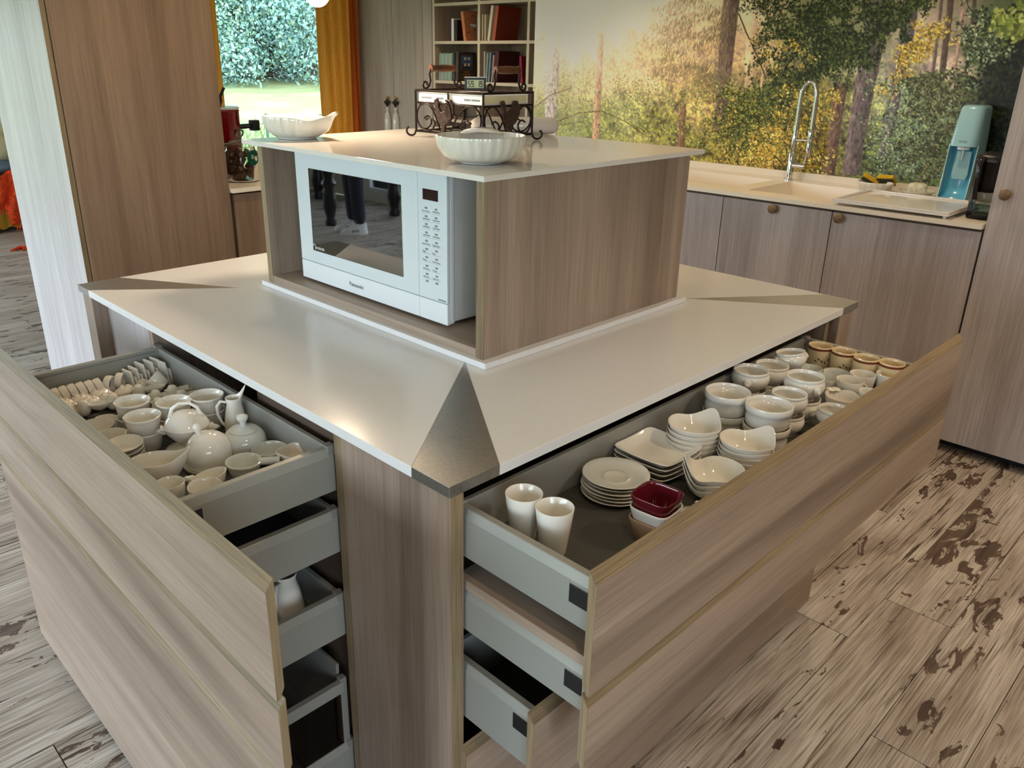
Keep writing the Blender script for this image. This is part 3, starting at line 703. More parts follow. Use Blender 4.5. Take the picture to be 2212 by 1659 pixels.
wt = thing('island_worktop', 'white stone island worktop with steel wedges inlaid at its corners', 'worktop', (.6, .63, -TH))
TN, TL, TR, TB = (.311, .309), (.256, .997), (.936, .269), (.94, .995)
kites = [[(0, 0), (.087, 0), TN, (0, .0731)], [(LX, 0), (LX, .0773), TR, (LX-.0772, 0)], [(LX, LY), (LX-.093, LY), TB, (LX, LY-.065)], [(0, LY), (0, LY-.0649), TL, (.093, LY)]]
out = [(.087, 0), (LX-.0772, 0), TR, (LX, .0773), (LX, LY-.065), TB, (LX-.093, LY), (.093, LY), TL, (0, LY-.0649), (0, .0731), TN]
MB().prism(out, lambda p, q, t: (p, q, t), -TH, 0).build('slab', WHITE, wt, bevel=.0007)
for k in kites: MB().prism(k, lambda p, q, t: (p, q, t), -TH, .0002).build('steel_wedge', STEEL, wt, bevel=.0005)

# ---- hutch on the island
hu = thing('microwave_hutch', 'open wood-laminate hutch standing on the island around the microwave', 'cabinet', (.6, .62, 0))
MB().box(.307, .9096, .2544, .988, 0.0003, .011).build('base_plinth', WHITE, hu, bevel=.0008)
MB().box(.3185, .897, .270, .2885, .011, .308).build('side_panel', WZ, hu)
MB().box(.317, .3185, .270, .2885, .011, .308).build('edge_strip', EZ, hu)
MB().box(.3185, .897, .9525, .971, .011, .308).build('side_panel', WZ, hu)
MB().box(.317, .3185, .9525, .971, .011, .308).build('edge_strip', EZ, hu)
MB().box(.3175, .88, .2885, .9525, .011, .027).build('shelf', WY, hu, bevel=.0005)
MB().box(.88, .897, .2885, .9525, .011, .308).build('back_panel', WZ, hu)
tag(MB().box(.3124, .9455, .2668, 1.0296, .308, .317).build('hutch_top', WHITEB, origin=(.63, .65, .308), bevel=.0007), 'thin glossy white slab lying on top of the microwave hutch', 'worktop')

# ---- microwave
def text_verts(txt, size):
    c = bpy.data.curves.new('t', 'FONT'); c.body = txt; c.size = size; c.resolution_u = 2
    o = bpy.data.objects.new('t', c); COL.objects.link(o); bpy.context.view_layer.update()
    dg = bpy.context.evaluated_depsgraph_get(); me = bpy.data.meshes.new_from_object(o.evaluated_get(dg))
    v = [tuple(q.co) for q in me.vertices]; f = [tuple(p.vertices) for p in me.polygons]
    bpy.data.objects.remove(o); bpy.data.curves.remove(c); bpy.data.meshes.remove(me)
    return v, f
def text(name, txt, size, mat, parent, fn, width=None):
    """fn(tx, ty) -> world-unit xyz; width = fit text into this width"""
    v, f = text_verts(txt, size)
    if not v: return None
    mx = max(q[0] for q in v); k = (width/mx) if width else 1
    me = MB().add([fn(q[0]*k, q[1]*(k if width else 1)) for q in v], f)
    return me.build(name, mat, parent)
mwv = thing('microwave_oven', 'white microwave oven with black glass window inside the hutch', 'microwave', (.5, .64, .027))
X = .352; YL, YR, ZB, ZT = .882, .400, .033, .301
MB().box(X+.014, .70, YR+.004, YL-.004, ZB+.002, ZT-.002).build('case', MWHITE, mwv, bevel=.003)
MB().box(X+.006, X+.02, YR, YL, ZB, ZT).build('front_frame', MWHITE, mwv, bevel=.004)
MB().box(X, X+.008, .4795, YL, .0735, ZT).build('door', MGLASS, mwv, bevel=.0015)
MB().box(X, X+.008, .4795, YL, ZB, .0725).build('lower_panel', MWHITE, mwv, bevel=.0015)
cp = MB().box(X, X+.008, YR, .4785, .0735, ZT).build('control_panel', MGLASS, mwv, bevel=.0015)
ORG[cp] = ORG[mwv]
MB().box(X-.0002, X+.008, YR, .4785, ZB, .0725).build('door_button', MWHITE, mwv, bevel=.0015)
MB().box(X-.0006, X+.002, .5245, .832, .100, .272).build('window_glass', BGLASS, mwv, bevel=.0004)
MB().box(X-.0005, X+.001, .4225, .4635, .254, .273).build('display', SCREEN, cp)
for k, zc in enumerate((.237, .222, .208, .193, .178, .163, .148, .132, .117, .104)):
    for j, yc in enumerate((.455, .428)):
        MB().box(X-.0004, X+.001, yc-.0035, yc+.0035, zc+.001, zc+.0045).build('button_icon', INKG, cp)
        nm = [('Micro Power', ''), ('', ''), ('', ''), ('', ''), ('Junior Menu', 'Vegetables'), ('Fish', 'Rice'), ('Pasta', 'Melt & Soften'), ('More/Less', 'Weight'), ('Add Time', 'Quick 30'), None][k]
        if nm is None: continue
        if nm[j]: text('button_text', nm[j], .0042, INK, cp, lambda tx, ty, yc=yc, zc=zc: (X-.0005, yc+.011-tx, zc-.004+ty), width=min(.021, .0021*len(nm[j])))
        else: MB().box(X-.0004, X+.001, yc-.009, yc+.009, zc-.003, zc-.001).build('button_mark', INKG, cp)
        MB().box(X-.0003, X+.001, yc-.011, yc+.011, zc-.0057, zc-.0053).build('button_line', INKG, cp)
text('brand_text', 'Panasonic', .012, INK, mwv, lambda tx, ty: (X-.0006, .704-tx, .0485+ty), width=.049)
text('inverter_text', 'INVERTER', .006, PAPER, mwv, lambda tx, ty: (X-.0009, .822-tx, .1045+ty), width=.033)
MB().box(X-.0006, X+.001, .403, .424, .0768, .0792).build('model_mark', INKG, mwv)
MB().tube([(X-.0009, .826+.004*math.cos(t), .108+.007*math.sin(t)) for t in [PI*.1+PI*1.2*i/10 for i in range(11)]], .0004, 4).build('inverter_arc', PAPER, mwv)
for yy in (.43, .85):
    for xx in (.39, .66): MB().lathe([(0, 0), (.008, 0), (.009, .007), (0, .007)], 12, o=(xx, yy, .027)).build('foot', BLACK, mwv)

# ================================================================== BACK RUN
DXP = 2.415
def knob(parent, x, y, z, face='x'):
    m = MB().lathe([(0, 0), (.006, 0), (.006, .008), (.0165, .012), (.018, .018), (.014, .024), (.006, .0265), (0, .0268)], 18)
    m.xf(Matrix.Rotation(-PI/2, 4, 'Y')); m.v = [(a+x, b+y, c+z) for a, b, c in m.v]
    k = m.build('knob', KNOBW, parent, smooth=45); return k
def base_unit(name, y0, y1, label, ky=None):
    t = thing(name, label, 'cabinet', (2.7, (y0+y1)/2, FZ))
    MB().box(DXP+.017, 2.955, y0+.001, y1-.001, -.775, -.2).build('body', DARKIN, t)
    MB().box(DXP+.017, DXP+.05, y0+.001, y1-.001, -.2, -.0165).build('body_rail', DARKIN, t)
    MB().box(DXP+.07, 2.95, y0+.001, y1-.001, FZ, -.775).build('toe_kick', BLACK, t)
    d = MB().box(DXP, DXP+.0165, y0+.0018, y1-.0018, -.764, -.027).build('door', DZ, t, bevel=.0005); ORG[d] = ORG[t]
    if ky: knob(d, DXP, ky, -.0445)
    return t
base_unit('base_cabinet', .098, .595, 'grey laminate base cabinet right of the sink, beside the tall cabinet', .566)
base_unit('base_cabinet', .595, 1.044, 'grey laminate base cabinet under the faucet with one round knob', .823)
base_unit('base_cabinet', 1.044, 1.6, 'grey laminate base cabinet partly hidden behind the microwave hutch')
base_unit('base_cabinet', 1.6, 2.55, 'grey laminate base cabinet at the left end of the sink run')
ct = thing('sink_worktop', 'cream stone worktop with two moulded sinks under the forest mural', 'worktop', (2.68, 1.3, -TH))
B1 = (2.53, 2.86, 1.06, 1.55); B2 = (2.50, 2.86, .63, .985)
m = MB()
X0, X1, Y0, Y1 = 2.396, 2.96, .097, 2.55
for a in ((X0, B2[0], Y0, Y1), (B1[1], X1, Y0, Y1), (B2[0], B1[1], Y0, B2[2]), (B2[0], B1[1], B2[3], B1[2]), (B2[0], B1[1], B1[3], Y1), (B2[0], B1[0], B1[2], B1[3])):
    m.box(*a, -TH, 0)
m.build('slab', CREAMW, ct)
MB().box(2.96, 2.9745, Y0, Y1, 0, .0295).build('upstand', CREAMW, ct, bevel=.0005)
for b in (B1, B2):
    m = MB(); x0, x1, y0, y1 = b; i = .05; dz = -.13
    m.add([(x0, y0, 0), (x1, y0, 0), (x1, y1, 0), (x0, y1, 0), (x0+i, y0+i, dz), (x1-.02, y0+i, dz), (x1-.02, y1-i, dz), (x0+i, y1-i, dz)],
          [(0, 1, 5, 4), (1, 2, 6, 5), (2, 3, 7, 6), (3, 0, 4, 7), (4, 5, 6, 7)])
    m.build('sink_basin', CREAMW, ct)
    MB().lathe([(0, 0), (.02, 0), (.021, .002), (0, .002)], 18, o=((x0+x1)/2, (y0+y1)/2, dz+.0005)).build('drain', CHROME, ct, smooth=30)
tr = thing('tall_cabinet', 'tall grey laminate cabinet at the right edge beside the sink run', 'cabinet', (2.7, -.4, FZ))
MB().box(DXP+.017, 2.97, -.9, .094, -.775, CZ-.01).build('body', DZ, tr)
MB().box(DXP+.07, 2.95, -.9, .09, FZ, -.775).build('toe_kick', BLACK, tr)
d = MB().box(DXP, DXP+.0165, -.42, .093, -.768, CZ-.02).build('door', DZ, tr, bevel=.0005); ORG[d] = ORG[tr]
knob(d, DXP, .056, .101)
d = MB().box(DXP, DXP+.0165, -.9, -.424, -.768, CZ-.02).build('door', DZ, tr, bevel=.0005)

# ---- left tall cabinet and low cabinet
tl = thing('tall_cabinet', 'tall brown laminate cabinet with pale daylit-coloured side standing left behind the island', 'cabinet', (.64, 2.67, FZ))
MB().box(.357, .373, 2.348, 3.03, FZ, CZ-.01).build('pale_side', PZ, tl)  # daylight on this side is put into its paler colour
MB().box(.373, .935, 2.364, 3.03, FZ+.06, CZ-.01).build('body', DARKIN, tl)
MB().box(.357, .373, 2.345, 2.348, FZ, CZ-.01).build('edge_strip', EZ, tl)
MB().box(.376, .934, 2.345, 2.362, FZ+.07, CZ-.015).build('door', BZ, tl, bevel=.0005)
lowc = thing('base_cabinet', 'low brown cabinet with cream top between tall cabinet and hutch', 'cabinet', (1.35, 2.6, FZ))
MB().box(.942, 1.80, 2.364, 2.9, FZ+.07, -.018).build('body', DARKIN, lowc)
MB().box(.942, 1.80, 2.42, 2.88, FZ, FZ+.07).build('toe_kick', BLACK, lowc)
MB().box(.950, 1.376, 2.345, 2.362, FZ+.08, -.026).build('door', BZ, lowc, bevel=.0005)
MB().box(1.380, 1.80, 2.345, 2.362, FZ+.08, -.026).build('door', BZ, lowc, bevel=.0005)
MB().box(.938, 1.81, 2.325, 2.93, -.017, 0).build('counter_top', CREAMW, lowc, bevel=.001)

# ---- wardrobe doors, bookcase
BXP = 3.2
wr = thing('wardrobe', 'pale laminate wardrobe with full-height doors beside the curtain', 'wardrobe', (3.35, 4.15, FZ))
MB().box(BXP+.02, 3.54, 3.768, 4.59, FZ, CZ-.005).build('body', DARKIN, wr)
PANEL = wood('greige_laminate_z', [(164, 150, 134), (184, 172, 156), (194, 184, 170), (206, 198, 184)], 'z')
for a, b in ((3.768, 3.857), (3.861, 4.188), (4.192, 4.572)):
    MB().box(BXP, BXP+.017, a, b, FZ+.03, CZ-.01).build('door', PANEL, wr, bevel=.0005)
MB().box(BXP, BXP+.02, 3.756, 3.766, FZ, CZ-.005).build('side_stile', WZ, wr)
struct(MB().box(3.165, 3.198, 4.56, 4.598, FZ, CZ-.005).build('trim_1', plain('brown_trim', (150, 124, 108), .6), origin=(3.18, 4.58, FZ)))
bc = thing('bookcase', 'open laminate bookcase with square compartments beside the forest mural', 'bookcase', (3.35, 3.1, FZ))
CASE = wood('case_laminate_z', [(150, 130, 112), (172, 152, 134), (184, 166, 148), (196, 180, 162)], 'z')
SHELFE = plain('shelf_edge', (214, 202, 178), .5)
STIL = [3.745, 3.313, 2.888, 2.46]
for yy in STIL:
    MB().box(BXP+.002, 3.5, yy-.010, yy+.010, FZ, CZ-.005).build('upright', CASE, bc)
    MB().box(BXP, BXP+.002, yy-.010, yy+.010, FZ, CZ-.005).build('upright_edge', SHELFE, bc)
SHZ = [-.62, -.38, -.14, .10, .342, .585, .812, 1.04]
for z in SHZ:
    for a, b in zip(STIL[1:], STIL):
        MB().box(BXP+.002, 3.49, a+.010, b-.010, z-.018, z).build('shelf', CASE, bc)
        MB().box(BXP, BXP+.002, a+.010, b-.010, z-.018, z).build('shelf_edge', SHELFE, bc)
MB().box(3.49, 3.5, 2.46, 3.745, FZ, CZ-.01).build('back_board', CASE, bc)
BOOKC = {}
def book(y, th, dep, h, z, col, lean=0, label='', group=None, spine=None, x=None):
    """upright book: spine faces -x, cover faces -y; y = right-hand (front cover) side"""
    key = tuple(col)
    if key not in BOOKC: BOOKC[key] = plain('book_cover_%d' % len(BOOKC), col, .45)
    x = x or BXP+.012
    t = thing('book', label, 'book', (x, y, z), 0, group); t.rotation_euler = (lean, 0, 0)
    c = min(.003, th*.25)
    MB().box(0, dep, 0, c, 0, h).box(0, dep, th-c, th, 0, h).box(0, c, c, th-c, 0, h).build('cover', BOOKC[key], t, local=True)
    MB().box(c, dep-.005, c, th-c, .003, h-.003).build('page_block', PAPER, t, local=True)
    if spine:
        k2 = tuple(spine)
        if k2 not in BOOKC: BOOKC[k2] = plain('book_cover_%d' % len(BOOKC), spine, .45)
        MB().box(-.0006, .0, 0, th, 0, h).build('spine', BOOKC[k2], t, local=True)
    return t
U, Lw = .5852, .3422
b1 = book(3.585, .008, .14, .118, U, (58, 44, 42), 0, 'thin dark book at the left of the upper shelf')
book(3.560, .022, .16, .134, U, (232, 234, 238), 0, 'white book standing upright on the upper shelf')
bk = book(3.528, .028, .17, .126, U, (40, 26, 24), 0, 'black cookbook between the white book and the orange one')
for c in (.03, .075, .095): MB().box(.04, .12, -.0008, 0, c, c+.010).build('cover_print', OLIVE, bk, local=True)
bk = book(3.44, .024, .17, .178, U, (200, 128, 82), math.radians(-10), 'patterned orange cookbook leaning on the upper shelf')
for i, (a, b_) in enumerate(((.02, .03), (.05, .07), (.09, .05), (.03, .11), (.08, .13), (.12, .10))):
    MB().tube([(a+.022*math.cos(t), -.0008, b_+.024*math.sin(t)) for t in [2*PI*k/14 for k in range(11)]], .0016, 4).build('cover_swirl', BROWN, bk, local=True)
MB().box(.05, .12, -.0009, .0, .085, .102).build('cover_title', PAPER, bk, local=True)
book(3.332, .014, .15, .155, U, (44, 58, 110), 0, 'narrow navy blue book against the middle upright')
book(3.288, .008, .15, .152, U, (214, 200, 164), 0, 'thin cream book right of the middle upright')
book(3.262, .012, .15, .150, U, (196, 188, 158), 0, 'pale patterned book next to the thin cream one')
book(3.228, .020, .19, .200, U, (222, 212, 190), math.radians(9), 'tall cream book leaning against the red album')
bk = book(3.180, .026, .20, .196, U, (128, 46, 26), math.radians(9), 'large brick-red album leaning on the upper shelf', spine=(176, 88, 54))
for a, b_, r1, r2_ in ((.05, .12, .012, .01), (.085, .125, .014, .016), (.10, .09, .008, .02), (.13, .11, .008, .012)):
    MB().ball((a, -.0003, b_), r1, .0006, r2_, 10, 6).build('cover_motif', BROWN, bk, local=True)
for i in range(11):
    book(3.700-.0118*i, .011, .13, .168+.003*math.sin(i*2.1), Lw, ((150, 172, 154), (136, 160, 146), (166, 184, 166))[i % 3], math.radians(3), '%s mint green magazine from the left in the lower-shelf row' % ['first', 'second', 'third', 'fourth', 'fifth', 'sixth', 'seventh', 'eighth', 'ninth', 'tenth', 'eleventh'][i], 'mint magazines on the lower shelf')
book(3.556, .007, .14, .172, Lw, (30, 28, 30), math.radians(3), 'thin black magazine ending the mint row')
bk = book(3.520, .026, .155, .176, Lw, (66, 54, 42), math.radians(2), 'dark brown coffee-table book about houses with a photo on its cover')
MB().box(.025, .125, -.0009, 0, .075, .158).build('cover_photo', plain('cover_photo_blue', (70, 92, 128), .4), bk, local=True)
MB().box(.035, .115, -.0012, -.0009, .078, .105).build('cover_photo_front', plain('cover_photo_dark', (40, 42, 36), .4), bk, local=True)
for a in (.048, .082): 
    for c in (.09, .128): MB().box(a, a+.022, -.0014, -.0009, c, c+.018).build('cover_photo_window', SHELFE, bk, local=True)
GOLD = plain('gold_print', (176, 128, 40), .4)
for i, s_ in enumerate(('BELLES', 'DEMEURES', 'DE FRANCE')):
    v, f = text_verts(s_, .019); mx = max(q[0] for q in v)
    MB().add([(.078+(q[0]-mx/2)*.8, -.001, .05-.019*i+q[1]) for q in v], f).build('title_text', GOLD, bk, local=True)
book(3.270, .006, .15, .180, Lw, (224, 216, 200), 0, 'thin white book at the left of the dark maroon one')
book(3.248, .014, .15, .170, Lw, (128, 142, 138), math.radians(4), 'grey-green book next to the thin white one')
book(3.226, .014, .15, .172, Lw, (104, 132, 150), math.radians(5), 'slate blue book leaning on the lower shelf')
book(3.200, .010, .15, .160, Lw, (190, 150, 140), math.radians(6), 'pinkish book spine leaning beside the maroon book')
book(3.160, .030, .185, .182, Lw, (70, 22, 20), math.radians(6), 'large dark maroon book leaning on the lower shelf')
bk = book(2.935, .018, .11, .155, Lw, (134, 18, 44), math.radians(-6), 'crimson book leaning against the right upright')
for c in (.052, .075): MB().box(.03, .085, -.0008, 0, c, c+.008).build('cover_print', plain('pale_print', (206, 170, 176), .5), bk, local=True)
book(2.905, .008, .12, .165, Lw, (40, 104, 82), 0, 'thin green book against the right upright')

# tassels hanging from wardrobe keys
for y_, lb in ((4.243, 'white tassel hanging from the left brass wardrobe key'), (4.148, 'white tassel hanging from the right brass wardrobe key')):
    t = thing('key_tassel', lb, 'tassel', (3.178, y_, -.09))
    MB().lathe([(0, 0), (.022, .002), (.026, .05), (.024, .15), (.018, .19), (.010, .20), (.009, .215), (.014, .222), (.012, .235), (0, .24)], 18).build('tassel', CREAMF if 0 else CER, t, local=True, smooth=60)
    MB().lathe([(.004, .235), (.006, .245), (.010, .25), (.024, .268), (.024, .276), (.014, .282), (.004, .29)], 16).build('tassel_cap', OLIVE, t, local=True, smooth=40)
    MB().ball((0, 0, .30), .010, .010, .012).build('key_bow', BRASS, t, local=True, smooth=60)
    MB().tube([(0, 0, .30), (.012, 0, .30), (.021, 0, .30)], .004, 8).build('key_shaft', BRASS, t, local=True, smooth=60)

# ================================================================== CROCKERY
def vessel(outer, th, fl=None, lip=None):
    """closed profile of a thin-walled pot from its outer (r, z) line, base to rim"""
    fl = th if fl is None else fl; lip = th if lip is None else lip
    r1, z1 = outer[-1]
    inner = [(max(r-th, .0005), max(z, fl)) for r, z in outer[::-1] if z > fl+.0005]
    ri = inner[-1][0] if inner else r1*.5
    return [(0, .0006)]+[(outer[0][0]*.86, .0006)]+outer+[(r1-.15*th, z1+lip*.35), (r1-.6*th, z1+lip*.45)]+inner[0:]+[(ri*.82, fl+.0002), (ri*.4, fl), (0, fl)]
def pot(name, prof, mat, label, cat, loc, rz=0, f=None, seg=36, group=None, sm=50):
    t = thing(name, label, cat, loc, rz, group)
    kid(t, MB().lathe(prof, seg, f).build('body', mat, t, local=True, smooth=sm))
    return t
def loop_handle(pts, r, seg=8): return MB().tube(pts, r, seg)
def arc(cx, cz, rx, rz, a0, a1, n=10, y=0): return [(cx+rx*math.cos(math.radians(a0+(a1-a0)*i/n)), y, cz+rz*math.sin(math.radians(a0+(a1-a0)*i/n))) for i in range(n+1)]
ORD = ['topmost', 'second from top', 'third from top', 'fourth from top', 'fifth from top', 'lowest']
ZR = -.107                   # mat of the right drawer
# two tumblers
tp = vessel([(.0150, 0), (.0155, .002), (.0142, .005), (.0146, .008), (.0172, .014), (.0205, .042), (.0246, .0755)], .0016)
pot('tumbler', tp, CER, 'tall white tumbler standing farther into the corner of the right drawer', 'tumbler', (.098, -.034, ZR))
pot('tumbler', tp, CER, 'tall white tumbler nearest the front of the right drawer', 'tumbler', (.101, -.084, ZR))
# six saucers
sp = [(0, .001), (.0225, .001), (.024, 0), (.026, .0015), (.040, .0055), (.0485, .0092), (.0488, .0100), (.0480, .0104), (.040, .0072), (.026, .0036), (.0185, .0030), (.0178, .0036), (.0168, .0028), (0, .0026)]
for k in range(6):
    pot('saucer', sp, CERG if k == 5 else CER, '%s grey-white saucer in the stack of six' % ORD[5-k], 'saucer', (.287+.0012*math.sin(k*2), -.040+.001*math.cos(k*3), ZR+k*.0056), group='saucer stack in the right drawer')
# square dishes
def sq(n, kz=0):
    def f(r, z, t):
        c, s_ = abs(math.cos(t)), abs(math.sin(t)); k = (c**n+s_**n)**(-1/n)
        return (r*k*math.cos(t), r*k*math.sin(t), z+(kz*(k-1) if z > .004 else 0))
    return f
qp = vessel([(.034, 0), (.036, .001), (.042, .006), (.0515, .014)], .0022)
for k in range(4):
    pot('square_dish', qp, CER, '%s white square dish in the stack behind the saucers' % ['lowest', 'third', 'second', 'topmost'][k], 'dish', (.398, -.036, ZR+k*.0085), math.radians(-4+k*1.5), sq(9, .006), 56, 'square dishes in the right drawer', 35)
# maroon bowl over white and tan ones
mp_ = vessel([(.018, 0), (.0195, .0015), (.0240, .016), (.0285, .034), (.0290, .0365)], .0022)
for k, (mt, lb) in enumerate(((TAN, 'tan square bowl at the bottom under the maroon one'), (CER, 'white square bowl between the tan and maroon ones'), (MAROON, 'glossy maroon square bowl on top of two others'))):
    pot('square_bowl', mp_, mt, lb, 'bowl', (.229, -.1485, ZR+.001+.0165*k), math.radians(4), sq(4.5), 48, 'nested square bowls')
# little lid with a spout knob
t = pot('pot_lid', [(0, 0), (.028, 0), (.030, .002), (.0285, .004), (.018, .0075), (.006, .010), (.0042, .014), (.0040, .026), (.0030, .0275), (0, .0278)], CER, 'small white lid with slim knob beside the maroon bowl', 'lid', (.318, -.158, ZR))
# scoop bowls with a raised corner
def wave(th0, up, out):
    def f(r, z, t):
        d = math.atan2(math.sin(t-th0), math.cos(t-th0)); g = math.exp(-(d/.42)**2); w = max(0, z-.008)/.024
        e = math.exp(-((abs(d)-.95)/.4)**2)
        return ((r+out*g*w)*math.cos(t), (r+out*g*w)*math.sin(t), z+(up*g-.35*up*e)*w)
    return f
cp_ = vessel([(.014, 0), (.016, .001), (.028, .007), (.037, .017), (.0415, .030)], .0018)
for (x, y, n, z0, a, nm) in ((.470, -.050, 5, .0, -8, 'left stack against the drawer back'), (.494, -.130, 4, 0, -18, 'right stack near the drawer front'), (.389, -.140, 3, 0, 122, 'stack just behind the maroon bowl')):
    for k in range(n):
        lab = ['lowest', 'lower middle', 'middle', 'upper', 'topmost'][k if k < n-1 else 4]
        pot('scoop_bowl', cp_, CER, '%s white bowl with flared corner, %s' % (lab, nm), 'bowl', (x+.001*k, y, ZR+z0+.0078*k), 0, wave(math.radians(a), .020 if a > 90 else .013, .006), 56, 'flared bowls in the right drawer')
# straight ramekins with collar
rp_ = vessel([(.029, 0), (.032, .002), (.0352, .008), (.0355, .018), (.0348, .0265), (.0362, .028), (.0375, .030), (.0382, .034), (.0378, .0395)], .0028)
for x, y, nm in ((.598, -.035, 'far'), (.599, -.110, 'near')):
    for k in range(2):
        pot('ramekin', rp_, CERC if 0 else CER, '%s cream ramekin with ridged collar of the %s pair' % (['lower', 'upper'][k], nm), 'ramekin', (x, y, ZR+.036*k), 0, None, 44, 'collared ramekins in the right drawer')
# lion-head bowls
lp = vessel([(.016, 0), (.019, .0015), (.0175, .004), (.0230, .008), (.0315, .018), (.0340, .027), (.0325, .034), (.0305, .037), (.0318, .0395), (.0315, .042)], .0026)
def lion(x, y, z, a, label, heads=True, sc=1.0):
    t = pot('lion_head_bowl' if heads else 'round_bowl', [(r*sc, q*sc) for r, q in lp], CER, label, 'bowl', (x, y, z), math.radians(a), None, 40, 'round bowls in the right drawer')
    if heads:
        for s_ in (-1, 1):
            MB().ball((s_*.0360*sc, 0, .027*sc), .0042, .0075, .0080, 12, 8).ball((s_*.0400*sc, 0, .0255*sc), .0030, .0042, .0040, 10, 6).build('lion_head', CER, t, local=True, smooth=70)
    return t
lion(.714, -.014, ZR+.036, 200, 'lion-head bowl behind the collared ramekins, upper of its pair'); lion(.714, -.014, ZR, 200, 'lion-head bowl behind the collared ramekins, lower of its pair')
lion(.777, -.022, ZR+.034, 90, 'plain round white bowl left of the tilted lion-head bowl', False, .95); lion(.777, -.022, ZR, 90, 'plain round white bowl hidden under the left plain bowl', False, .95)
tb = lion(.842, -.030, ZR+.048, 170, 'lion-head bowl tilted on top at the back of the right drawer', True, .86); tb.rotation_euler = (.14, .10, math.radians(150))
lion(.842, -.030, ZR+.004, 40, 'small bowl under the tilted lion-head bowl', False, .8)
lion(.745, -.100, ZR+.040, 60, 'large round bowl in the middle, upper of its pair', True, 1.02); lion(.745, -.100, ZR, 60, 'large round bowl in the middle, lower of its pair', True, 1.0)
lion(.668, -.110, ZR+.037, 30, 'round bowl right behind the near ramekin, upper of its pair', True, .92); lion(.668, -.110, ZR, 30, 'round bowl right behind the near ramekin, lower of its pair', True, .92)
lion(.716, -.170, ZR+.016, 30, 'round bowl half hidden by the drawer front', False, .84); lion(.716, -.170, ZR-.0, 30, 'small dish under the half-hidden round bowl', False, .5)
# cups
def cup(x, y, z, r, h, a, label, handle=True, mat=CER, tilt=0):
    t = pot('cup', vessel([(r*.6, 0), (r*.66, h*.04), (r*.82, h*.35), (r*.93, h*.7), (r, h)], .0014), mat, label, 'cup', (x, y, z), math.radians(a), None, 32)
    if handle: MB().tube(arc(r*.9, h*.52, r*.62, h*.30, 78, -78, 12), .0026, 8).build('handle', mat, t, local=True, smooth=60)
    return t
cup(.893, -.046, ZR+.0, .0215, .044, 200, 'grey-white cup between the tilted bowl and the beige mugs', False, CERG)
cup(.912, -.088, ZR, .0240, .042, 250, 'wide grey-white cup in the middle of the cup group', False, CERG)
cup(.858, -.093, ZR, .0235, .048, 240, 'plain cup right behind the large middle bowl', False, CERG)
cup(.864, -.133, ZR, .0245, .053, -35, 'white cup with handle in front of the cup group')
cup(.912, -.137, ZR, .0235, .053, -35, 'white cup with handle behind the front one')
cup(.934, -.174, ZR, .0215, .058, -40, 'slim white cup beside the last beige mug')
cup(.842, -.176, ZR, .0170, .050, -60, 'small white cup peeking over the drawer front')
t = pot('handled_dish', vessel([(.016, 0), (.020, .002), (.027, .018), (.0295, .032)], .0018), CER, 'shallow white dish with a heart-shaped thumb tab', 'dish', (.800, -.148, ZR+.012), math.radians(50), wave(0, -.006, .004), 48)
MB().ball((.034, .005, .031), .010, .008, .0022, 16, 8).ball((.034, -.005, .031), .010, .008, .0022, 16, 8).build('thumb_tab', CER, t, local=True, smooth=70)
pot('under_dish', vessel([(.018, 0), (.022, .003), (.026, .012)], .002), CER, 'low dish carrying the heart-tab dish', 'dish', (.800, -.148, ZR))
# beige painted mugs
for i, (x, y, lb) in enumerate(((.962, -.030, 'at the back'), (.964, -.076, 'second from the back'), (.958, -.122, 'third from the back'), (.966, -.166, 'next to the drawer front'))):
    r, h = .0232, .070
    t = pot('painted_mug', vessel([(r*.9, 0), (r*.95, .002), (r*.98, h*.5), (r, h*.9), (r*1.0, h)], .0018), BEIGE, 'beige mug with brown rim and olive sprig, %s of the row' % lb, 'mug', (x, y, ZR), 0, None, 36, 'beige mugs in the right drawer')
    MB().lathe([(r*1.005, h-.0062), (r*1.012, h-.0040), (r*1.008, h-.0018), (r*.99, h-.0018)], 36).build('brown_band', BROWN, t, local=True, smooth=60)
    lm = MB()
    for k in range(9):
        a = math.radians(-165+k*13+i*6); zz = h*.60+.004*math.sin(k*1.7); L_ = .0075; an = (k-4)*.28
        p0 = Vector(((r+.0004)*math.cos(a), (r+.0004)*math.sin(a), zz)); tg = Vector((-math.sin(a), math.cos(a), 0)); dz = Vector((0, 0, 1))
        d_ = tg*math.sin(an)+dz*math.cos(an); e_ = tg*math.cos(an)-dz*math.sin(an)
        lm.add([p0-d_*L_*.2, p0+e_*.0013+d_*L_*.4, p0+d_*L_, p0-e_*.0013+d_*L_*.4], [(0, 1, 2, 3)])
    lm.build('leaf_motif', OLIVE, t, local=True)

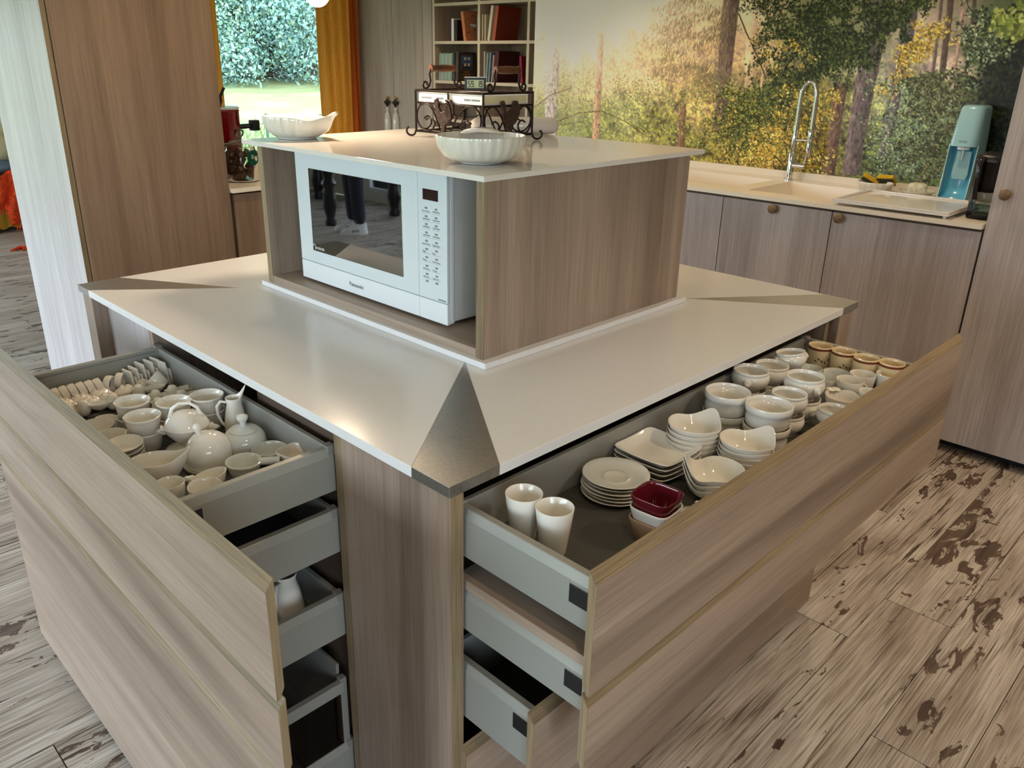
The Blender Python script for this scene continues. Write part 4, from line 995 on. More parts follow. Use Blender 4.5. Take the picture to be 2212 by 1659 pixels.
ZL = -.110                   # mat of the left drawer
RNG = 'napkin rings in the left drawer'
ringp = [(.0128, -.006), (.0150, -.0062), (.0160, 0), (.0150, .0062), (.0128, .006), (.0134, 0), (.0128, -.006)]
def ring(x, y, a, tilt, label):
    t = thing('napkin_ring', label, 'napkin ring', (x, y, ZL+.024), 0, RNG)
    t.rotation_euler = (0, PI/2+tilt, math.radians(a))
    MB().lathe(ringp, 28).build('band', CERC, t, local=True, smooth=60)
for k in range(6): ring(-.196+.0145*k, .842+.002*math.sin(k), 0, -.22, '%s cream napkin ring of the leaning row' % ['first', 'second', 'third', 'fourth', 'fifth', 'sixth'][k])
ring(-.103, .838, -50, .05, 'upright napkin ring right after the leaning row'); ring(-.083, .840, -40, .1, 'upright napkin ring before the tile holders')
def tile(x, y, w, h, a, tilt, label):
    t = thing('card_holder_tile', label, 'tile', (x, y, ZL), math.radians(a), 'porcelain tiles in the left drawer')
    m = MB().box(-.0022, .0022, -w/2, w/2, 0, h); m.v = [(q[0]+q[2]*tilt, q[1], q[2]) for q in m.v]
    m.build('tile', CER, t, local=True, bevel=.0012)
    m = MB().box(.004, .0075, -w/2-.002, w/2-.006, 0, h*.72); m.v = [(q[0]+q[2]*tilt, q[1], q[2]) for q in m.v]
    m.build('front_lip', CER, t, local=True, bevel=.0012)
for i, (x, y, h) in enumerate(((-.066, .838, .034), (-.053, .842, .036), (-.038, .846, .040), (-.022, .842, .042), (-.009, .844, .043), (.004-.008, .828, .040))):
    tile(x, y-.004, .030, h+.010, 8, -.12, '%s small porcelain tile in the upright row' % ['leftmost', 'second', 'third', 'fourth', 'fifth', 'last'][i])
def rose(x, y, a, sc, label):
    t = thing('shell_knife_rest', label, 'ornament', (x, y+.018, ZL+.009), math.radians(a), 'shell-shaped knife rests')
    prof = [(0, 0), (.014, 0), (.0165, .004), (.0150, .0085), (.0122, .0098), (.0112, .0116), (.0088, .0122), (.0078, .0138), (.0052, .0142), (.0040, .0128), (0, .0122)]
    MB().lathe([(r*sc, z*sc) for r, z in prof], 28, lambda r, z, q: (r*1.25*math.cos(q), r*math.sin(q)*(1+.07*math.cos(3*q)), z*(1+.10*math.sin(q*4+r*300)))).build('shell', CERC, t, local=True, smooth=70)
for i, (x, y, a, lb) in enumerate(((-.194, .800, 10, 'beside the wooden front, far one'), (-.190, .768, 30, 'beside the wooden front, near one'), (-.162, .806, 40, 'in front of the leaning rings'), (-.128, .806, 20, 'in front of the upright rings'), (-.124, .776, 60, 'between two bird spoons'), (-.155, .778, 15, 'in the middle of the group'), (-.088, .790, 30, 'right of the group, ridged'), (-.052, .796, 75, 'before the tile row'))):
    rose(x, y, a, 1.05, 'small cream shell knife rest, '+lb)
def bird(x, y, a, label, z=0):
    t = thing('bird_spoon_rest', label, 'spoon rest', (x, y, ZL+z+.004), math.radians(a), 'bird-shaped porcelain rests')
    MB().lathe([(0, 0), (.008, 0), (.0112, .006), (.0118, .012), (.0100, .0195), (.0085, .0235), (.0055, .0275), (0, .0285)], 20).build('body', CER, t, local=True, smooth=70)
    m = MB().lathe(vessel([(.004, 0), (.0085, .003), (.0125, .0085), (.0140, .0125)], .0016), 28, lambda r, z, q: (.026+r*1.55*math.cos(q), r*.8*math.sin(q), .006+z+.10*max(0, r*math.cos(q))))
    m.build('tail_dish', CER, t, local=True, smooth=60)
    MB().tube([(-.008, 0, .020), (-.0145, 0, .0205)], [.0035, .0008], 8).build('beak', CER, t, local=True, smooth=60)
for x, y, a, lb in ((-.174, .772, -20, 'next to the wooden front'), (-.126, .766, -25, 'between shells and fluted cups'), (-.074, .778, -15, 'farthest in the middle'), (-.062, .732, -25, 'in the middle, with open tail'), (-.074, .694, -30, 'right behind a fluted cup'), (-.030, .734, -10, 'near the drawer back, far one'), (-.028, .700, -10, 'near the drawer back, near one')):
    bird(x, y, a, 'white bird-shaped rest '+lb)
t = pot('tilted_cup', vessel([(.012, 0), (.015, .004), (.018, .028)], .002), CER, 'small white cup lying tilted among the bird rests', 'cup', (-.024, .786, ZL+.012), 0); t.rotation_euler = (-.5, -.7, 0)
# fluted ramekins
flp = vessel([(.0215, 0), (.0225, .001), (.0262, .024), (.0268, .0265), (.0282, .0285), (.0288, .0315)], .0022)
def fl_(r, z, t):
    k = 1+(.024*math.cos(t*34) if .0012 < z < .0262 and r > .0225+(z-.001)*.161-.0010 else 0); return (r*k*math.cos(t), r*k*math.sin(t), z)
def flut(x, y, n, lb, sc=1.0):
    for k in range(n):
        pot('fluted_ramekin', [(r*sc, z*sc) for r, z in flp], CER, 'fluted white ramekin %s%s' % (lb, '' if n == 1 else (', upper of its pair' if k else ', lower of its pair')), 'ramekin', (x, y, ZL+.026*k*sc), 0, (lambda r, z, t: fl_(r/sc, z/sc, t)) if sc == 1 else None, 136 if sc == 1 else 40, 'fluted ramekins in the left drawer', 60)
flut(-.132, .650, 2, 'behind the nearer fluted pair'); flut(-.144, .580, 2, 'in the centre of the left drawer'); flut(-.082, .602, 2, 'behind the tureen'); flut(-.030, .590, 2, 'left of the tall jug')
flut(-.193, .655, 1, 'by the wooden front, far one', .98); flut(-.191, .600, 1, 'by the wooden front, near one', .98)
pot('fluted_ramekin', vessel([(.014, 0), (.019, .022)], .0018), CER, 'small plain pot squeezed between the fluted ramekins', 'pot', (-.167, .690, ZL))
# little oval saucers
osp = vessel([(.015, 0), (.017, .001), (.024, .004), (.0300, .0095)], .0016)
for k in range(5):
    pot('oval_saucer', osp, CER, '%s small oval saucer in the stack by the wooden front' % ['lowest', 'fourth', 'third', 'second', 'topmost'][k], 'saucer', (-.191, .541, ZL+.0072*k), math.radians(60), lambda r, z, t: (r*1.08*math.cos(t), r*.92*math.sin(t), z), 40, 'oval saucers in the left drawer')
# sauce boat
def boat(x, y, z, a, sc, label):
    def f(r, z_, t):
        g = math.exp(-(math.atan2(math.sin(t), math.cos(t))/.5)**2); w = max(0, z_-.012)/.03
        return (sc*(r*1.18*math.cos(t)+.016*g*w), sc*r*(.9-.25*g*w)*math.sin(t), sc*(z_+.014*g*w))
    t = pot('sauce_boat', vessel([(.017, 0), (.019, .002), (.026, .012), (.0305, .026), (.0300, .040)], .0020), CER, label, 'sauce boat', (x, y, z), math.radians(a), f, 48)
    MB().tube([(-.033*sc, 0, .038*sc), (-.046*sc, 0, .038*sc), (-.050*sc, 0, .026*sc), (-.034*sc, 0, .014*sc)], .003*sc, 8).build('handle', CER, t, local=True, smooth=60)
    return t
boat(-.181, .452, ZL, -28, 1.02, 'white sauce boat with its spout pointing at the butter dome')
# tureen with lid
t = thing('lidded_tureen', 'footed white tureen with loop-handled lid in the middle of the left drawer', 'tureen', (-.098, .522, ZL), math.radians(-32))
MB().lathe([(0, .001), (.034, .001), (.036, 0), (.0385, .003), (.037, .006), (.02, .012), (.0145, .016), (.0165, .020), (.027, .030), (.0335, .040), (.0345, .046), (.031, .047), (0, .044)], 40).build('body', CER, t, local=True, smooth=60)
MB().lathe([(.0345, .0462), (.0355, .0475), (.034, .050), (.030, .0585), (.020, .066), (.008, .0695), (0, .070)], 40).build('lid', CER, t, local=True, smooth=60)
MB().tube([(-.024, 0, .062), (-.019, 0, .076), (-.008, 0, .084), (.008, 0, .084), (.019, 0, .076), (.024, 0, .062)], [.0035, .0028, .0026, .0026, .0028, .0035], 10).build('lid_handle', CER, t, local=True, smooth=70)
for s_ in (-1, 1): MB().tube([(s_*.031, 0, .040), (s_*.040, 0, .043), (s_*.046, 0, .041), (s_*.034, 0, .034)], [.0045, .0055, .005, .003], 10).build('lug', CER, t, local=True, smooth=70)
# tall jug
def jug(name, label, x, y, z, a, sc, mat=CER):
    def f(r, z_, t):
        g = math.exp(-(math.atan2(math.sin(t), math.cos(t))/.55)**2); w = max(0, z_-.074)/.022
        return (sc*(r*math.cos(t)+.012*g*w), sc*r*math.sin(t)*(1-.15*g*w), sc*(z_+.020*g*w-.006*(1-g)*w))
    t = pot(name, vessel([(.019, 0), (.0205, .002), (.0235, .018), (.0220, .040), (.0180, .062), (.0145, .076), (.0148, .086), (.0165, .094)], .0018), mat, label, 'jug', (x, y, z), math.radians(a), f, 40)
    MB().tube([tuple(sc*q for q in p3) for p3 in ((-.0145, 0, .080), (-.026, 0, .084), (-.034, 0, .074), (-.034, 0, .056), (-.028, 0, .038), (-.0215, 0, .028))], .0030*sc, 10).build('handle', mat, t, local=True, smooth=60)
    return t
jug('milk_jug', 'tall slim white milk jug by the back of the left drawer', -.016, .520, ZL, -20, .80)
# sugar pot, butter dome
t = thing('sugar_pot', 'round white sugar pot with knobbed lid by the drawer back', 'pot', (-.037, .452, ZL))
MB().lathe([(0, .001), (.028, .001), (.031, 0), (.0335, .006), (.0345, .022), (.0320, .034), (.0265, .041), (.023, .0425), (0, .042)], 40).build('body', CERG, t, local=True, smooth=60)
MB().lathe([(0, .042), (.0222, .0428), (.0228, .044), (.021, .0452), (.018, .0455), (.0165, .0462), (.008, .049), (.0052, .050), (.0050, .057), (.0078, .060), (.0092, .0635), (.0085, .067), (.005, .0688), (0, .069)], 36).build('lid', CERG, t, local=True, smooth=50)
t = thing('butter_dome', 'white butter dome with upright finger knob on its round plate', 'butter dish', (-.098, .452, ZL))
MB().lathe([(0, .001), (.030, .001), (.033, 0), (.0385, .003), (.0405, .008), (.0400, .0092), (.0370, .0075), (.035, .006), (0, .006)], 44).build('plate', CER, t, local=True, smooth=50)
MB().lathe([(0, .007), (.0345, .0065), (.0352, .008), (.0350, .024), (.0335, .036), (.0280, .047), (.0190, .0540), (.008, .0572), (0, .058)], 44).build('dome', CER, t, local=True, smooth=60)
MB().tube([(-.010, .004, .052), (-.011, .0045, .062), (-.012, .005, .069), (-.0125, .005, .0745)], [.0045, .0048, .0068, .003], 14).build('knob', CER, t, local=True, smooth=70)
pot('round_dish', vessel([(.021, 0), (.0225, .001), (.0268, .012), (.0276, .017)], .0013), CERG, 'shallow round grey-white dish in the near back corner', 'dish', (-.026, .394, ZL+.010), 0, None, 40)
pot('rounded_square_dish', vessel([(.017, 0), (.0185, .001), (.0215, .013), (.022, .017)], .0015), CERC, 'small rounded square dish against the near drawer side', 'dish', (-.016, .338, ZL+.024), math.radians(12), sq(5), 40)
t = pot('porringer', vessel([(.018, 0), (.0205, .002), (.0245, .014), (.0250, .018), (.0268, .020), (.0272, .0225)], .0032), CERG, 'flat-handled porringer in front of the butter dome', 'dish', (-.081, .372, ZL+.010), math.radians(-40), None, 40)
MB().tube([(.024, 0, .0215), (.040, 0, .0225), (.054, 0, .024)], [.0055, .006, .005], 10).xf(Matrix.Diagonal((1, 1.3, 1, 1))).build('flat_handle', CERG, t, local=True, smooth=60)
t = pot('spouted_dish', vessel([(.013, 0), (.015, .001), (.0215, .014), (.0235, .026)], .0018), CER, 'small oval dish with folded rim behind the near cup', 'dish', (-.146, .356, ZL+.012), math.radians(-25), lambda r, z, q: (r*1.15*math.cos(q), r*.82*math.sin(q), z+(.007*math.cos(q) if z > .01 else 0)), 40)
MB().tube([(-.020, -.010, .030), (-.028, 0, .026), (-.020, .012, .022)], [.003, .0045, .003], 8).build('side_fold', CER, t, local=True, smooth=60)
pot('cup', vessel([(.013, 0), (.016, .002), (.0215, .018), (.0232, .034)], .0016), CER, 'white cup nearest the corner of the left drawer', 'cup', (-.170, .312, ZL+.016), 0, None, 40)
pot('cup', vessel([(.012, 0), (.015, .002), (.019, .020), (.0198, .036)], .0016), CER, 'white cup half hidden by the left wooden front', 'cup', (-.200, .356, ZL+.012), 0, None, 40)
# jug and red pot in lower drawers
jug('milk_jug', 'white jug standing in the inner drawer on the left', -.052, .335, -.376, 35, 1.18)
t = pot('red_pot', vessel([(.03, 0), (.034, .003), (.036, .05), (.037, .056)], .003), REDP, 'red pot in the deep bottom drawer on the left', 'pot', (-.145, .352, -.714), 0)

# ================================================================== ON THE HUTCH TOP
ZS = .3172
def scallop(n, dep):
    def f(r, z, t):
        w = min(1, max(0, (z-.004)/.012)); k = 1-dep*w*(1-abs(math.cos(n*t/2)))
        return (r*k*math.cos(t), r*k*math.sin(t), z)
    return f
bo = vessel([(.034, 0), (.036, .001), (.035, .0025), (.050, .005), (.066, .013), (.0755, .028), (.079, .046)], .0026)
t = thing('scalloped_bowl', 'white scalloped bowl with folded rim tab at the front of the hutch', 'bowl', (.428, .396, ZS), math.radians(45))
def fb(r, z, t):
    q = scallop(26, .034)(r, z, t); return (q[0], q[1], q[2])
MB().lathe(bo, 104, fb).build('body', CER, t, local=True, smooth=70)
m = MB().lathe([(0, 0), (.028, .0), (.031, .003), (.029, .006), (0, .0055)], 32, lambda r, z, q: (.060+r*.75*math.cos(q), r*1.25*math.sin(q), .0445+z+.003*math.cos(q*2)))
m.build('rim_tab', CER, t, local=True, smooth=70)
t = thing('leaf_bowl', 'white ribbed bowl with a curled stem at the left of the hutch', 'bowl', (.418, .972, ZS), math.radians(-56))
def fl2(r, z, t):
    w = min(1, max(0, (z-.004)/.014)); k = 1-.055*w*(1-abs(math.cos(9*t)))*(1 if abs(t-PI) < 2.0 else .2)
    g = math.exp(-(math.atan2(math.sin(t), math.cos(t))/.45)**2)
    return (r*k*math.cos(t)*1.02+.010*g*w, r*k*math.sin(t)*.94, z-.006*w*math.exp(-((abs(math.atan2(math.sin(t), math.cos(t)))-.8)/.35)**2)+.003*g*w)
MB().lathe(vessel([(.040, 0), (.042, .001), (.041, .0025), (.050, .006), (.064, .016), (.071, .030), (.073, .047)], .0026), 96, fl2).build('body', CER, t, local=True, smooth=70)
MB().tube([(.066, .004, .030), (.076, .003, .042), (.088, 0, .052), (.097, -.003, .056)], [.010, .009, .0055, .0035], 10).build('stem', CER, t, local=True, smooth=70)
t = thing('cream_roll', 'cream rounded bolster-shaped dish lying behind the wire caddy', 'dish', (.875, .745, ZS), math.radians(-38))
MB().lathe([(0, -.105), (.012, -.104), (.019, -.096), (.0215, -.08), (.022, 0), (.0215, .08), (.019, .096), (.012, .104), (0, .105)], 28, lambda r, z, q: (z, r*math.cos(q), .0205+r*.93*math.sin(q))).build('body', CERC, t, local=True, smooth=70)

# ---- wrought-iron caddy with roosters
cx0, cx1, cy0, cy1 = .656, .808, .627, .848
z0, z1 = .330, .418
cad = thing('wire_caddy', 'black wrought-iron caddy with rooster figures and two wooden handles', 'caddy', ((cx0+cx1)/2, (cy0+cy1)/2, ZS))
RW = .0024
corners = [(cx0, cy0), (cx1, cy0), (cx1, cy1), (cx0, cy1)]
ctr = Vector(((cx0+cx1)/2, (cy0+cy1)/2, 0))
for x, y in corners:
    o = (Vector((x, y, 0))-ctr).normalized(); pts = [(x, y, z1+.002), (x, y, z0)]
    for k in range(9):
        a = math.radians(180+k*30); pts.append((x+o.x*(.012+.011*math.cos(a)), y+o.y*(.012+.011*math.cos(a)), ZS+.0125+.010*math.sin(a)-(.0 if k else -.001)))
    MB().tube(pts, RW, 8).build('corner_leg', IRON, cad, smooth=60)
for z in (z0, z1-.026, z1):
    MB().tube([(x, y, z) for x, y in corners], RW if z != z1 else RW*1.1, 8, closed=True).build('frame_ring', IRON, cad, smooth=60)
m = MB()
for k in range(5):
    x = cx0+(cx1-cx0)*(k+.5)/5; m.tube([(x, cy0, z0), (x, cy1, z0)], .0016, 6)
m.build('base_grid', IRON, cad, smooth=60)
MB().tube([(cx0, (cy0+cy1)/2, z1-.026), (cx0, (cy0+cy1)/2, z1)], RW*.8, 6).build('divider', IRON, cad)
# scrollwork panels
def scroll(fn):
    H = z1-.026-z0
    def sp_(cxx, czz, r, a0, turns, s_):
        return [(cxx+s_*r*(1-.55*i/26)*math.cos(math.radians(a0)+turns*2*PI*i/26), czz+r*(1-.55*i/26)*math.sin(math.radians(a0)+turns*2*PI*i/26)) for i in range(27)]
    for s_, c0 in ((1, .17), (-1, .83)):
        pl = [(.5-s_*.02, .04), (.5-s_*.10, .35), (c0+s_*.10, .93), (c0, 1.0-.02)]+[(c0+(q-c0), w) for q, w in [(p_[0], p_[1]) for p_ in []]]
        pts = [(.5-s_*.03, .03), (.5-s_*.07, .25), (.5-s_*.14, .60), (c0+s_*.09, .90), (c0, .985), (c0-s_*.10, .88), (c0-s_*.145, .60), (c0-s_*.13, .30), (c0-s_*.05, .08), (c0+s_*.05, .06), (c0+s_*.12, .20), (c0+s_*.13, .38), (c0+s_*.06, .50), (c0-s_*.01, .42)]
        sm_ = []
        for i in range(len(pts)-1):
            p0, p1, p2, p3 = pts[max(i-1, 0)], pts[i], pts[i+1], pts[min(i+2, len(pts)-1)]
            for k in range(5):
                t = k/5; sm_.append(tuple(.5*((2*p1[j])+(-p0[j]+p2[j])*t+(2*p0[j]-5*p1[j]+4*p2[j]-p3[j])*t*t+(-p0[j]+3*p1[j]-3*p2[j]+p3[j])*t**3) for j in (0, 1)))
        sm_.append(pts[-1])
        MB().tube([fn(a, z0+b*H) for a, b in sm_], .0019, 7).build('scroll', IRON, cad, smooth=60)
scroll(lambda a, z: (cx0-.001, cy1+(cy0-cy1)*a, z)); scroll(lambda a, z: (cx0+(cx1-cx0)*a, cy0-.001, z)); scroll(lambda a, z: (cx1, cy0+(cy1-cy0)*a, z)); scroll(lambda a, z: (cx1+(cx0-cx1)*a, cy1, z))
def rooster(fn):
    """relief rooster in a panel; fn(a, depth, h): a across in units, h height"""
    pl = [(-.030, .060), (-.027, .066), (-.020, .068), (-.016, .060), (-.014, .046), (-.006, .036), (.004, .040), (.008, .056), (.016, .067), (.026, .066), (.033, .052), (.034, .036), (.028, .022), (.018, .012), (.008, .006), (.006, -.002), (.004, -.014), (-.008, -.014), (-.006, .0), (-.010, .006), (-.020, .018), (-.024, .034), (-.026, .050)]
    m = MB().prism(pl, lambda p, q, t: fn(p, t, q), -.003, .004); return m
midz = z0+.014
rooster(lambda a, d, h: (cx0-.003+d, (cy0+cy1)/2+.012-a, midz+h*.88)).build('rooster', ROOST, cad, bevel=.002)
rooster(lambda a, d, h: (cx0+(cx1-cx0)*.5+a*.9, cy0-.003+d, midz+h*.88)).build('rooster', ROOST, cad, bevel=.002)
for k in range(5):
    MB().tube([(cx0-.007, (cy0+cy1)/2+.012-(.008+.022*math.sin(t)*(.5+.12*k)), midz+.012+.05*math.cos(t*.9)*(.35+.14*k)) for t in [.2+i*.2 for i in range(8)]], .0022, 6).build('tail_feather', ROOST, cad, smooth=60)
# handles on the two short ends (over the x-direction sides)
for y_ in (cy1-.006, cy0+.006):
    zh = z1+.046; xa, xb = cx0+.03, cx1-.03
    d_ = 1 if y_ > .7 else -1
    MB().lathe([(0, 0), (.0075, .0), (.0088, .003), (.0078, .006), (.0068, .008), (.0078, .02), (.0082, .036), (.0078, .052), (.0068, .064), (.0078, .066), (.0088, .069), (.0075, .072), (0, .072)], 20, lambda r, z, q: (cx0+.040+z, y_+r*math.cos(q), zh+r*math.sin(q))).build('wooden_grip', TURNW, cad, smooth=50)
    for s_, xe in ((-1, cx0+.041), (1, cx0+.111)):
        pts = [(xe, y_, zh), (xe+s_*.004, y_, zh-.012), (xe+s_*.001, y_, zh-.026), (xe+s_*.006, y_, zh-.038), (xe+s_*.014, y_, z1+.003)]
        for k in range(9):
            a = math.radians(-90+s_*k*36); rr = .0085*(1-.05*k); pts.append((xe+s_*.016+rr*math.cos(a), y_, z1+.0115+rr*math.sin(a)))
        MB().tube(pts, RW, 8).build('handle_scroll', IRON, cad, smooth=60)
# two white books lying in the tray, seen from their spines
for i, (ya, yb, lb) in enumerate(((.741, .842, 'white paperback lying in the caddy tray, left one'), (.634, .735, 'white paperback lying in the caddy tray, right one'))):
    t = thing('paperback', lb, 'book', (.73, (ya+yb)/2, z1-.0245), 0, 'books in the caddy')
    MB().box(cx0+.004, cx1-.008, ya, yb, z1-.0235, z1-.0215).box(cx0+.004, cx1-.008, ya, yb, z1-.006, z1-.004).box(cx0+.004, cx0+.0055, ya, yb, z1-.0215, z1-.006).build('cover', PAPER, t)
    MB().box(cx0+.0055, cx1-.01, ya+.003, yb-.003, z1-.0213, z1-.0062).build('page_block', CREAMF, t)
    for a, b in (((.01, .045), (.062, .085)) if i == 0 else ((.045, .065), (.068, .094))):
        MB().box(cx0+.0036, cx0+.0042, yb-b, yb-a, z1-.0165, z1-.0125).build('spine_print', INKG, t)
# hygrometer
t = thing('digital_hygrometer', 'small black digital hygrometer reading 59 and 19 on the caddy', 'hygrometer', (.735, .735, z1+.002), math.radians(-45+3))
hyg = t
MB().box(-.0235, .0235, -.006, .006, 0, .0275).build('case', BLACK, t, local=True, bevel=.0015)
MB().box(-.0235, .0235, -.0062, .006, .0268, .0280).build('white_top', PAPER, t, local=True)
MB().box(-.0185, .0185, -.0066, -.0058, .005, .022).build('lcd', LCD, t, local=True)
def seg7(ch, x, w, h, z):
    S7 = {'5': 'afgcd', '9': 'abcdfg', '1': 'bc'}[ch]; k = .0016; m = MB()
    R7 = {'a': (0, w, h-k, h), 'd': (0, w, 0, k), 'g': (0, w, h/2-k/2, h/2+k/2), 'f': (0, k, h/2, h), 'e': (0, k, 0, h/2), 'b': (w-k, w, h/2, h), 'c': (w-k, w, 0, h/2)}
    for q in S7: a, b, c, d_ = R7[q]; m.box(x+a, x+b, -.0070, -.0064, z+c, z+d_)
    return m
for ch, x in (('5', -.0165), ('9', -.0095), ('1', .0040), ('9', .0105)): seg7(ch, x, .0055, .013, .007).build('digit', INK, hyg, local=True)
v, f = text_verts('%', .005); MB().add([(-.0035+q[0], -.0068, .0072+q[1]) for q in v], f).build('percent_sign', INK, hyg, local=True)

# ================================================================== SINK RUN ITEMS
def loft(m, rows, n=5, seg=32, cap=True):
    """rows of (cx, cy, hx, hy, z): superellipse sections"""
    vs_ = []; fs_ = []
    for cx, cy, hx, hy, z in rows:
        for k in range(seg):
            t = 2*PI*k/seg; c, s_ = math.cos(t), math.sin(t); q = (abs(c)**n+abs(s_)**n)**(-1/n)
            vs_.append((cx+hx*q*c, cy+hy*q*s_, z))
    for i in range(len(rows)-1):
        for k in range(seg): fs_.append((i*seg+k, i*seg+(k+1) % seg, (i+1)*seg+(k+1) % seg, (i+1)*seg+k))
    if cap: fs_.append(tuple(range(seg))[::-1]); fs_.append(tuple((len(rows)-1)*seg+k for k in range(seg)))
    return m.add(vs_, fs_)
fx, fy = 2.90, 1.012
fa = thing('kitchen_faucet', 'tall chrome faucet with arched spring hose behind the sink', 'faucet', (fx, fy, 0))
MB().lathe([(0, 0), (.018, 0), (.018, .004), (.0145, .006), (.0140, .115), (.0120, .12), (.0105, .122), (.0105, .205), (.0125, .207), (.0125, .232), (.009, .234), (0, .234)], 24, o=(fx, fy, 0)).build('stem', CHROME, fa, smooth=40)
ap = [(fx, fy, .232), (fx, fy, .33)]+[(fx, fy-.034+.034*math.cos(math.radians(a)), .345+.062*math.sin(math.radians(a))) for a in range(0, 181, 12)]+[(fx, fy-.068, .30), (fx, fy-.069, .215)]
MB().tube(ap, .0095, 12).build('hose', CHROME, fa, smooth=60)
m = MB(); L_ = 0
P = [Vector(q) for q in ap]
for i in range(len(P)-1):
    n_ = max(1, int((P[i+1]-P[i]).length/.006)); d_ = (P[i+1]-P[i]).normalized()
    for k in range(n_): m.tube([P[i]+(P[i+1]-P[i])*(k/n_), P[i]+(P[i+1]-P[i])*(k/n_)+d_*.0028], .0106, 10)
m.build('spring_coil', STEEL, fa, smooth=50)
MB().lathe([(0, 0), (.0105, 0), (.0125, .006), (.0125, .05), (.011, .06), (.0125, .065), (.0125, .105), (.010, .112), (0, .113)], 20, o=(fx, fy-.069, .107)).build('spray_head', CHROME, fa, smooth=40)
MB().tube([(fx, fy, .17), (fx, fy-.035, .172), (fx, fy-.060, .172)], .0045, 8).build('holder_arm', CHROME, fa, smooth=60)
MB().lathe([(0, 0), (.0125, 0), (.0130, .05), (.0118, .056), (0, .057)], 20, lambda r, z, t: (fx+r*math.cos(t), fy-.008-z, .065+r*math.sin(t))).build('valve', CHROME, fa, smooth=40)
MB().tube([(fx-.002, fy-.058, .07), (fx-.004, fy-.064, .10), (fx-.004, fy-.066, .135)], [.005, .0042, .0036], 8).build('lever', CHROME, fa, smooth=60)
# draining tray
t = thing('draining_board', 'white glass draining board with raised rim lying on the worktop', 'board', (2.57, .40, .004))
MB().box(2.405, 2.745, .205, .600, .010, .017).build('plate', WHITEB, t, bevel=.001)
for b in ((2.405, 2.414, .205, .600), (2.736, 2.745, .205, .600), (2.414, 2.736, .205, .222), (2.414, 2.736, .590, .600)): MB().box(*b, .017, .0235).build('rim', WHITEB, t, bevel=.001)
for x in (2.42, 2.73):
    for y in (.22, .585): MB().lathe([(0, 0), (.005, 0), (.007, .010), (0, .010)], 12, o=(x, y, .0002)).build('foot', MWHITE, t, smooth=40)
# dish with sponges
t = thing('scalloped_dish', 'small white scalloped dish holding two yellow sponges by the mural', 'dish', (2.868, .628, 0))
MB().lathe(vessel([(.036, 0), (.038, .001), (.058, .011), (.068, .028), (.070, .038)], .0026), 72, scallop(18, .05)).build('body', CER, t, local=True, smooth=70)
MB().tube([(-.03, -.058, .036), (-.034, -.076, .042)], [.010, .004], 8).build('rim_tip', CER, t, local=True, smooth=70)
def sponge(x, y, z, rot, label):
    t = thing('dish_sponge', label, 'sponge', (x, y, z)); t.rotation_euler = rot
    MB().box(-.025, .025, -.032, .032, 0, .018).build('foam', SPONGE, t, local=True, bevel=.004)
    MB().box(-.025, .025, -.032, .032, -.004, 0).build('scour_pad', SPGRN, t, local=True, bevel=.002)
sponge(2.866, .656, .036, (.5, .25, .5), 'yellow sponge tilted at the left in the scalloped dish')
sponge(2.872, .592, .040, (-.10, .65, -.1), 'yellow sponge at the right in the scalloped dish')
t = pot('soap_plate', vessel([(.036, 0), (.038, .002), (.055, .010), (.068, .020)], .0022), CER, 'small white plate carrying a block of soap', 'plate', (2.872, .470, 0), 0, scallop(14, .03), 56)
t = thing('soap_block', 'off-white block of soap with crackled side on the small plate', 'soap', (2.872, .470, .0035), .3)
loft(MB(), [(0, 0, .026, .030, 0), (0, 0, .030, .034, .006), (0, 0, .030, .034, .036), (0, 0, .026, .030, .043), (0, 0, .015, .02, .046)], 5).build('block', SOAP, t, local=True, smooth=60)
# sparkling-water maker
sx, sy = 2.85, .318
t = thing('soda_maker', 'pale blue sparkling-water machine standing before the dark corner of the mural', 'soda maker', (sx, sy, 0))
loft(MB(), [(sx+.035, sy, .040, .048, 0), (sx+.035, sy, .040, .049, .01), (sx+.034, sy, .040, .047, .215)], 4).build('back_column', SAGE, t, smooth=50)  # blue column coloured in its shaded grey-green tone
loft(MB(), [(sx-.002, sy, .0775, .050, .205), (sx-.001, sy, .078, .0505, .208), (sx+.004, sy, .070, .046, .28), (sx+.008, sy, .064, .042, .335), (sx+.008, sy, .060, .038, .343), (sx+.008, sy, .045, .026, .347)], 4).build('head', BLUE, t, smooth=50)
loft(MB(), [(sx-.002, sy, .0775, .049, 0), (sx-.002, sy, .078, .0495, .006), (sx+.002, sy, .072, .046, .014)], 4).build('foot_tray', BLUEIN, t, smooth=50)
# niche: a concave shell
m = MB(); n = 14
vs_ = []
for z, dx in ((.010, -.060), (.022, -.020), (.05, -.008), (.12, -.004), (.206, -.004)):
    for k in range(n+1):
        a = PI*k/n; vs_.append((sx+dx-.0*math.sin(a)+.0, sy-.044*math.cos(a), z)) if 0 else vs_.append((sx-.002+dx+.030*(math.sin(a)-1)*.9, sy-.0455*math.cos(a), z))
m.add(vs_, [(i*(n+1)+k, i*(n+1)+k+1, (i+1)*(n+1)+k+1, (i+1)*(n+1)+k) for i in range(4) for k in range(n)])
o = m.build('niche', BLUEIN, t, smooth=60); so = o.modifiers.new('solid', 'SOLIDIFY'); so.thickness = .003
for s_ in (-1, 1):
    MB().prism([(sx-.075, .004), (sx+.03, .004), (sx+.03, .21), (sx-.052, .21), (sx-.060, .10)], lambda p, q, tt: (p, tt, q), sy+s_*.0455, sy+s_*.0495).build('side_wing', BLUE, t, bevel=.001)
MB().lathe([(0, 0), (.020, .0), (.022, .004), (.021, .010), (0, .012)], 22, o=(sx-.046, sy, .192)).build('nozzle_cap', MWHITE, t, smooth=40)
MB().tube([(sx-.046, sy, .195), (sx-.043, sy, .155)], .0028, 8).build('nozzle', MWHITE, t, smooth=60)
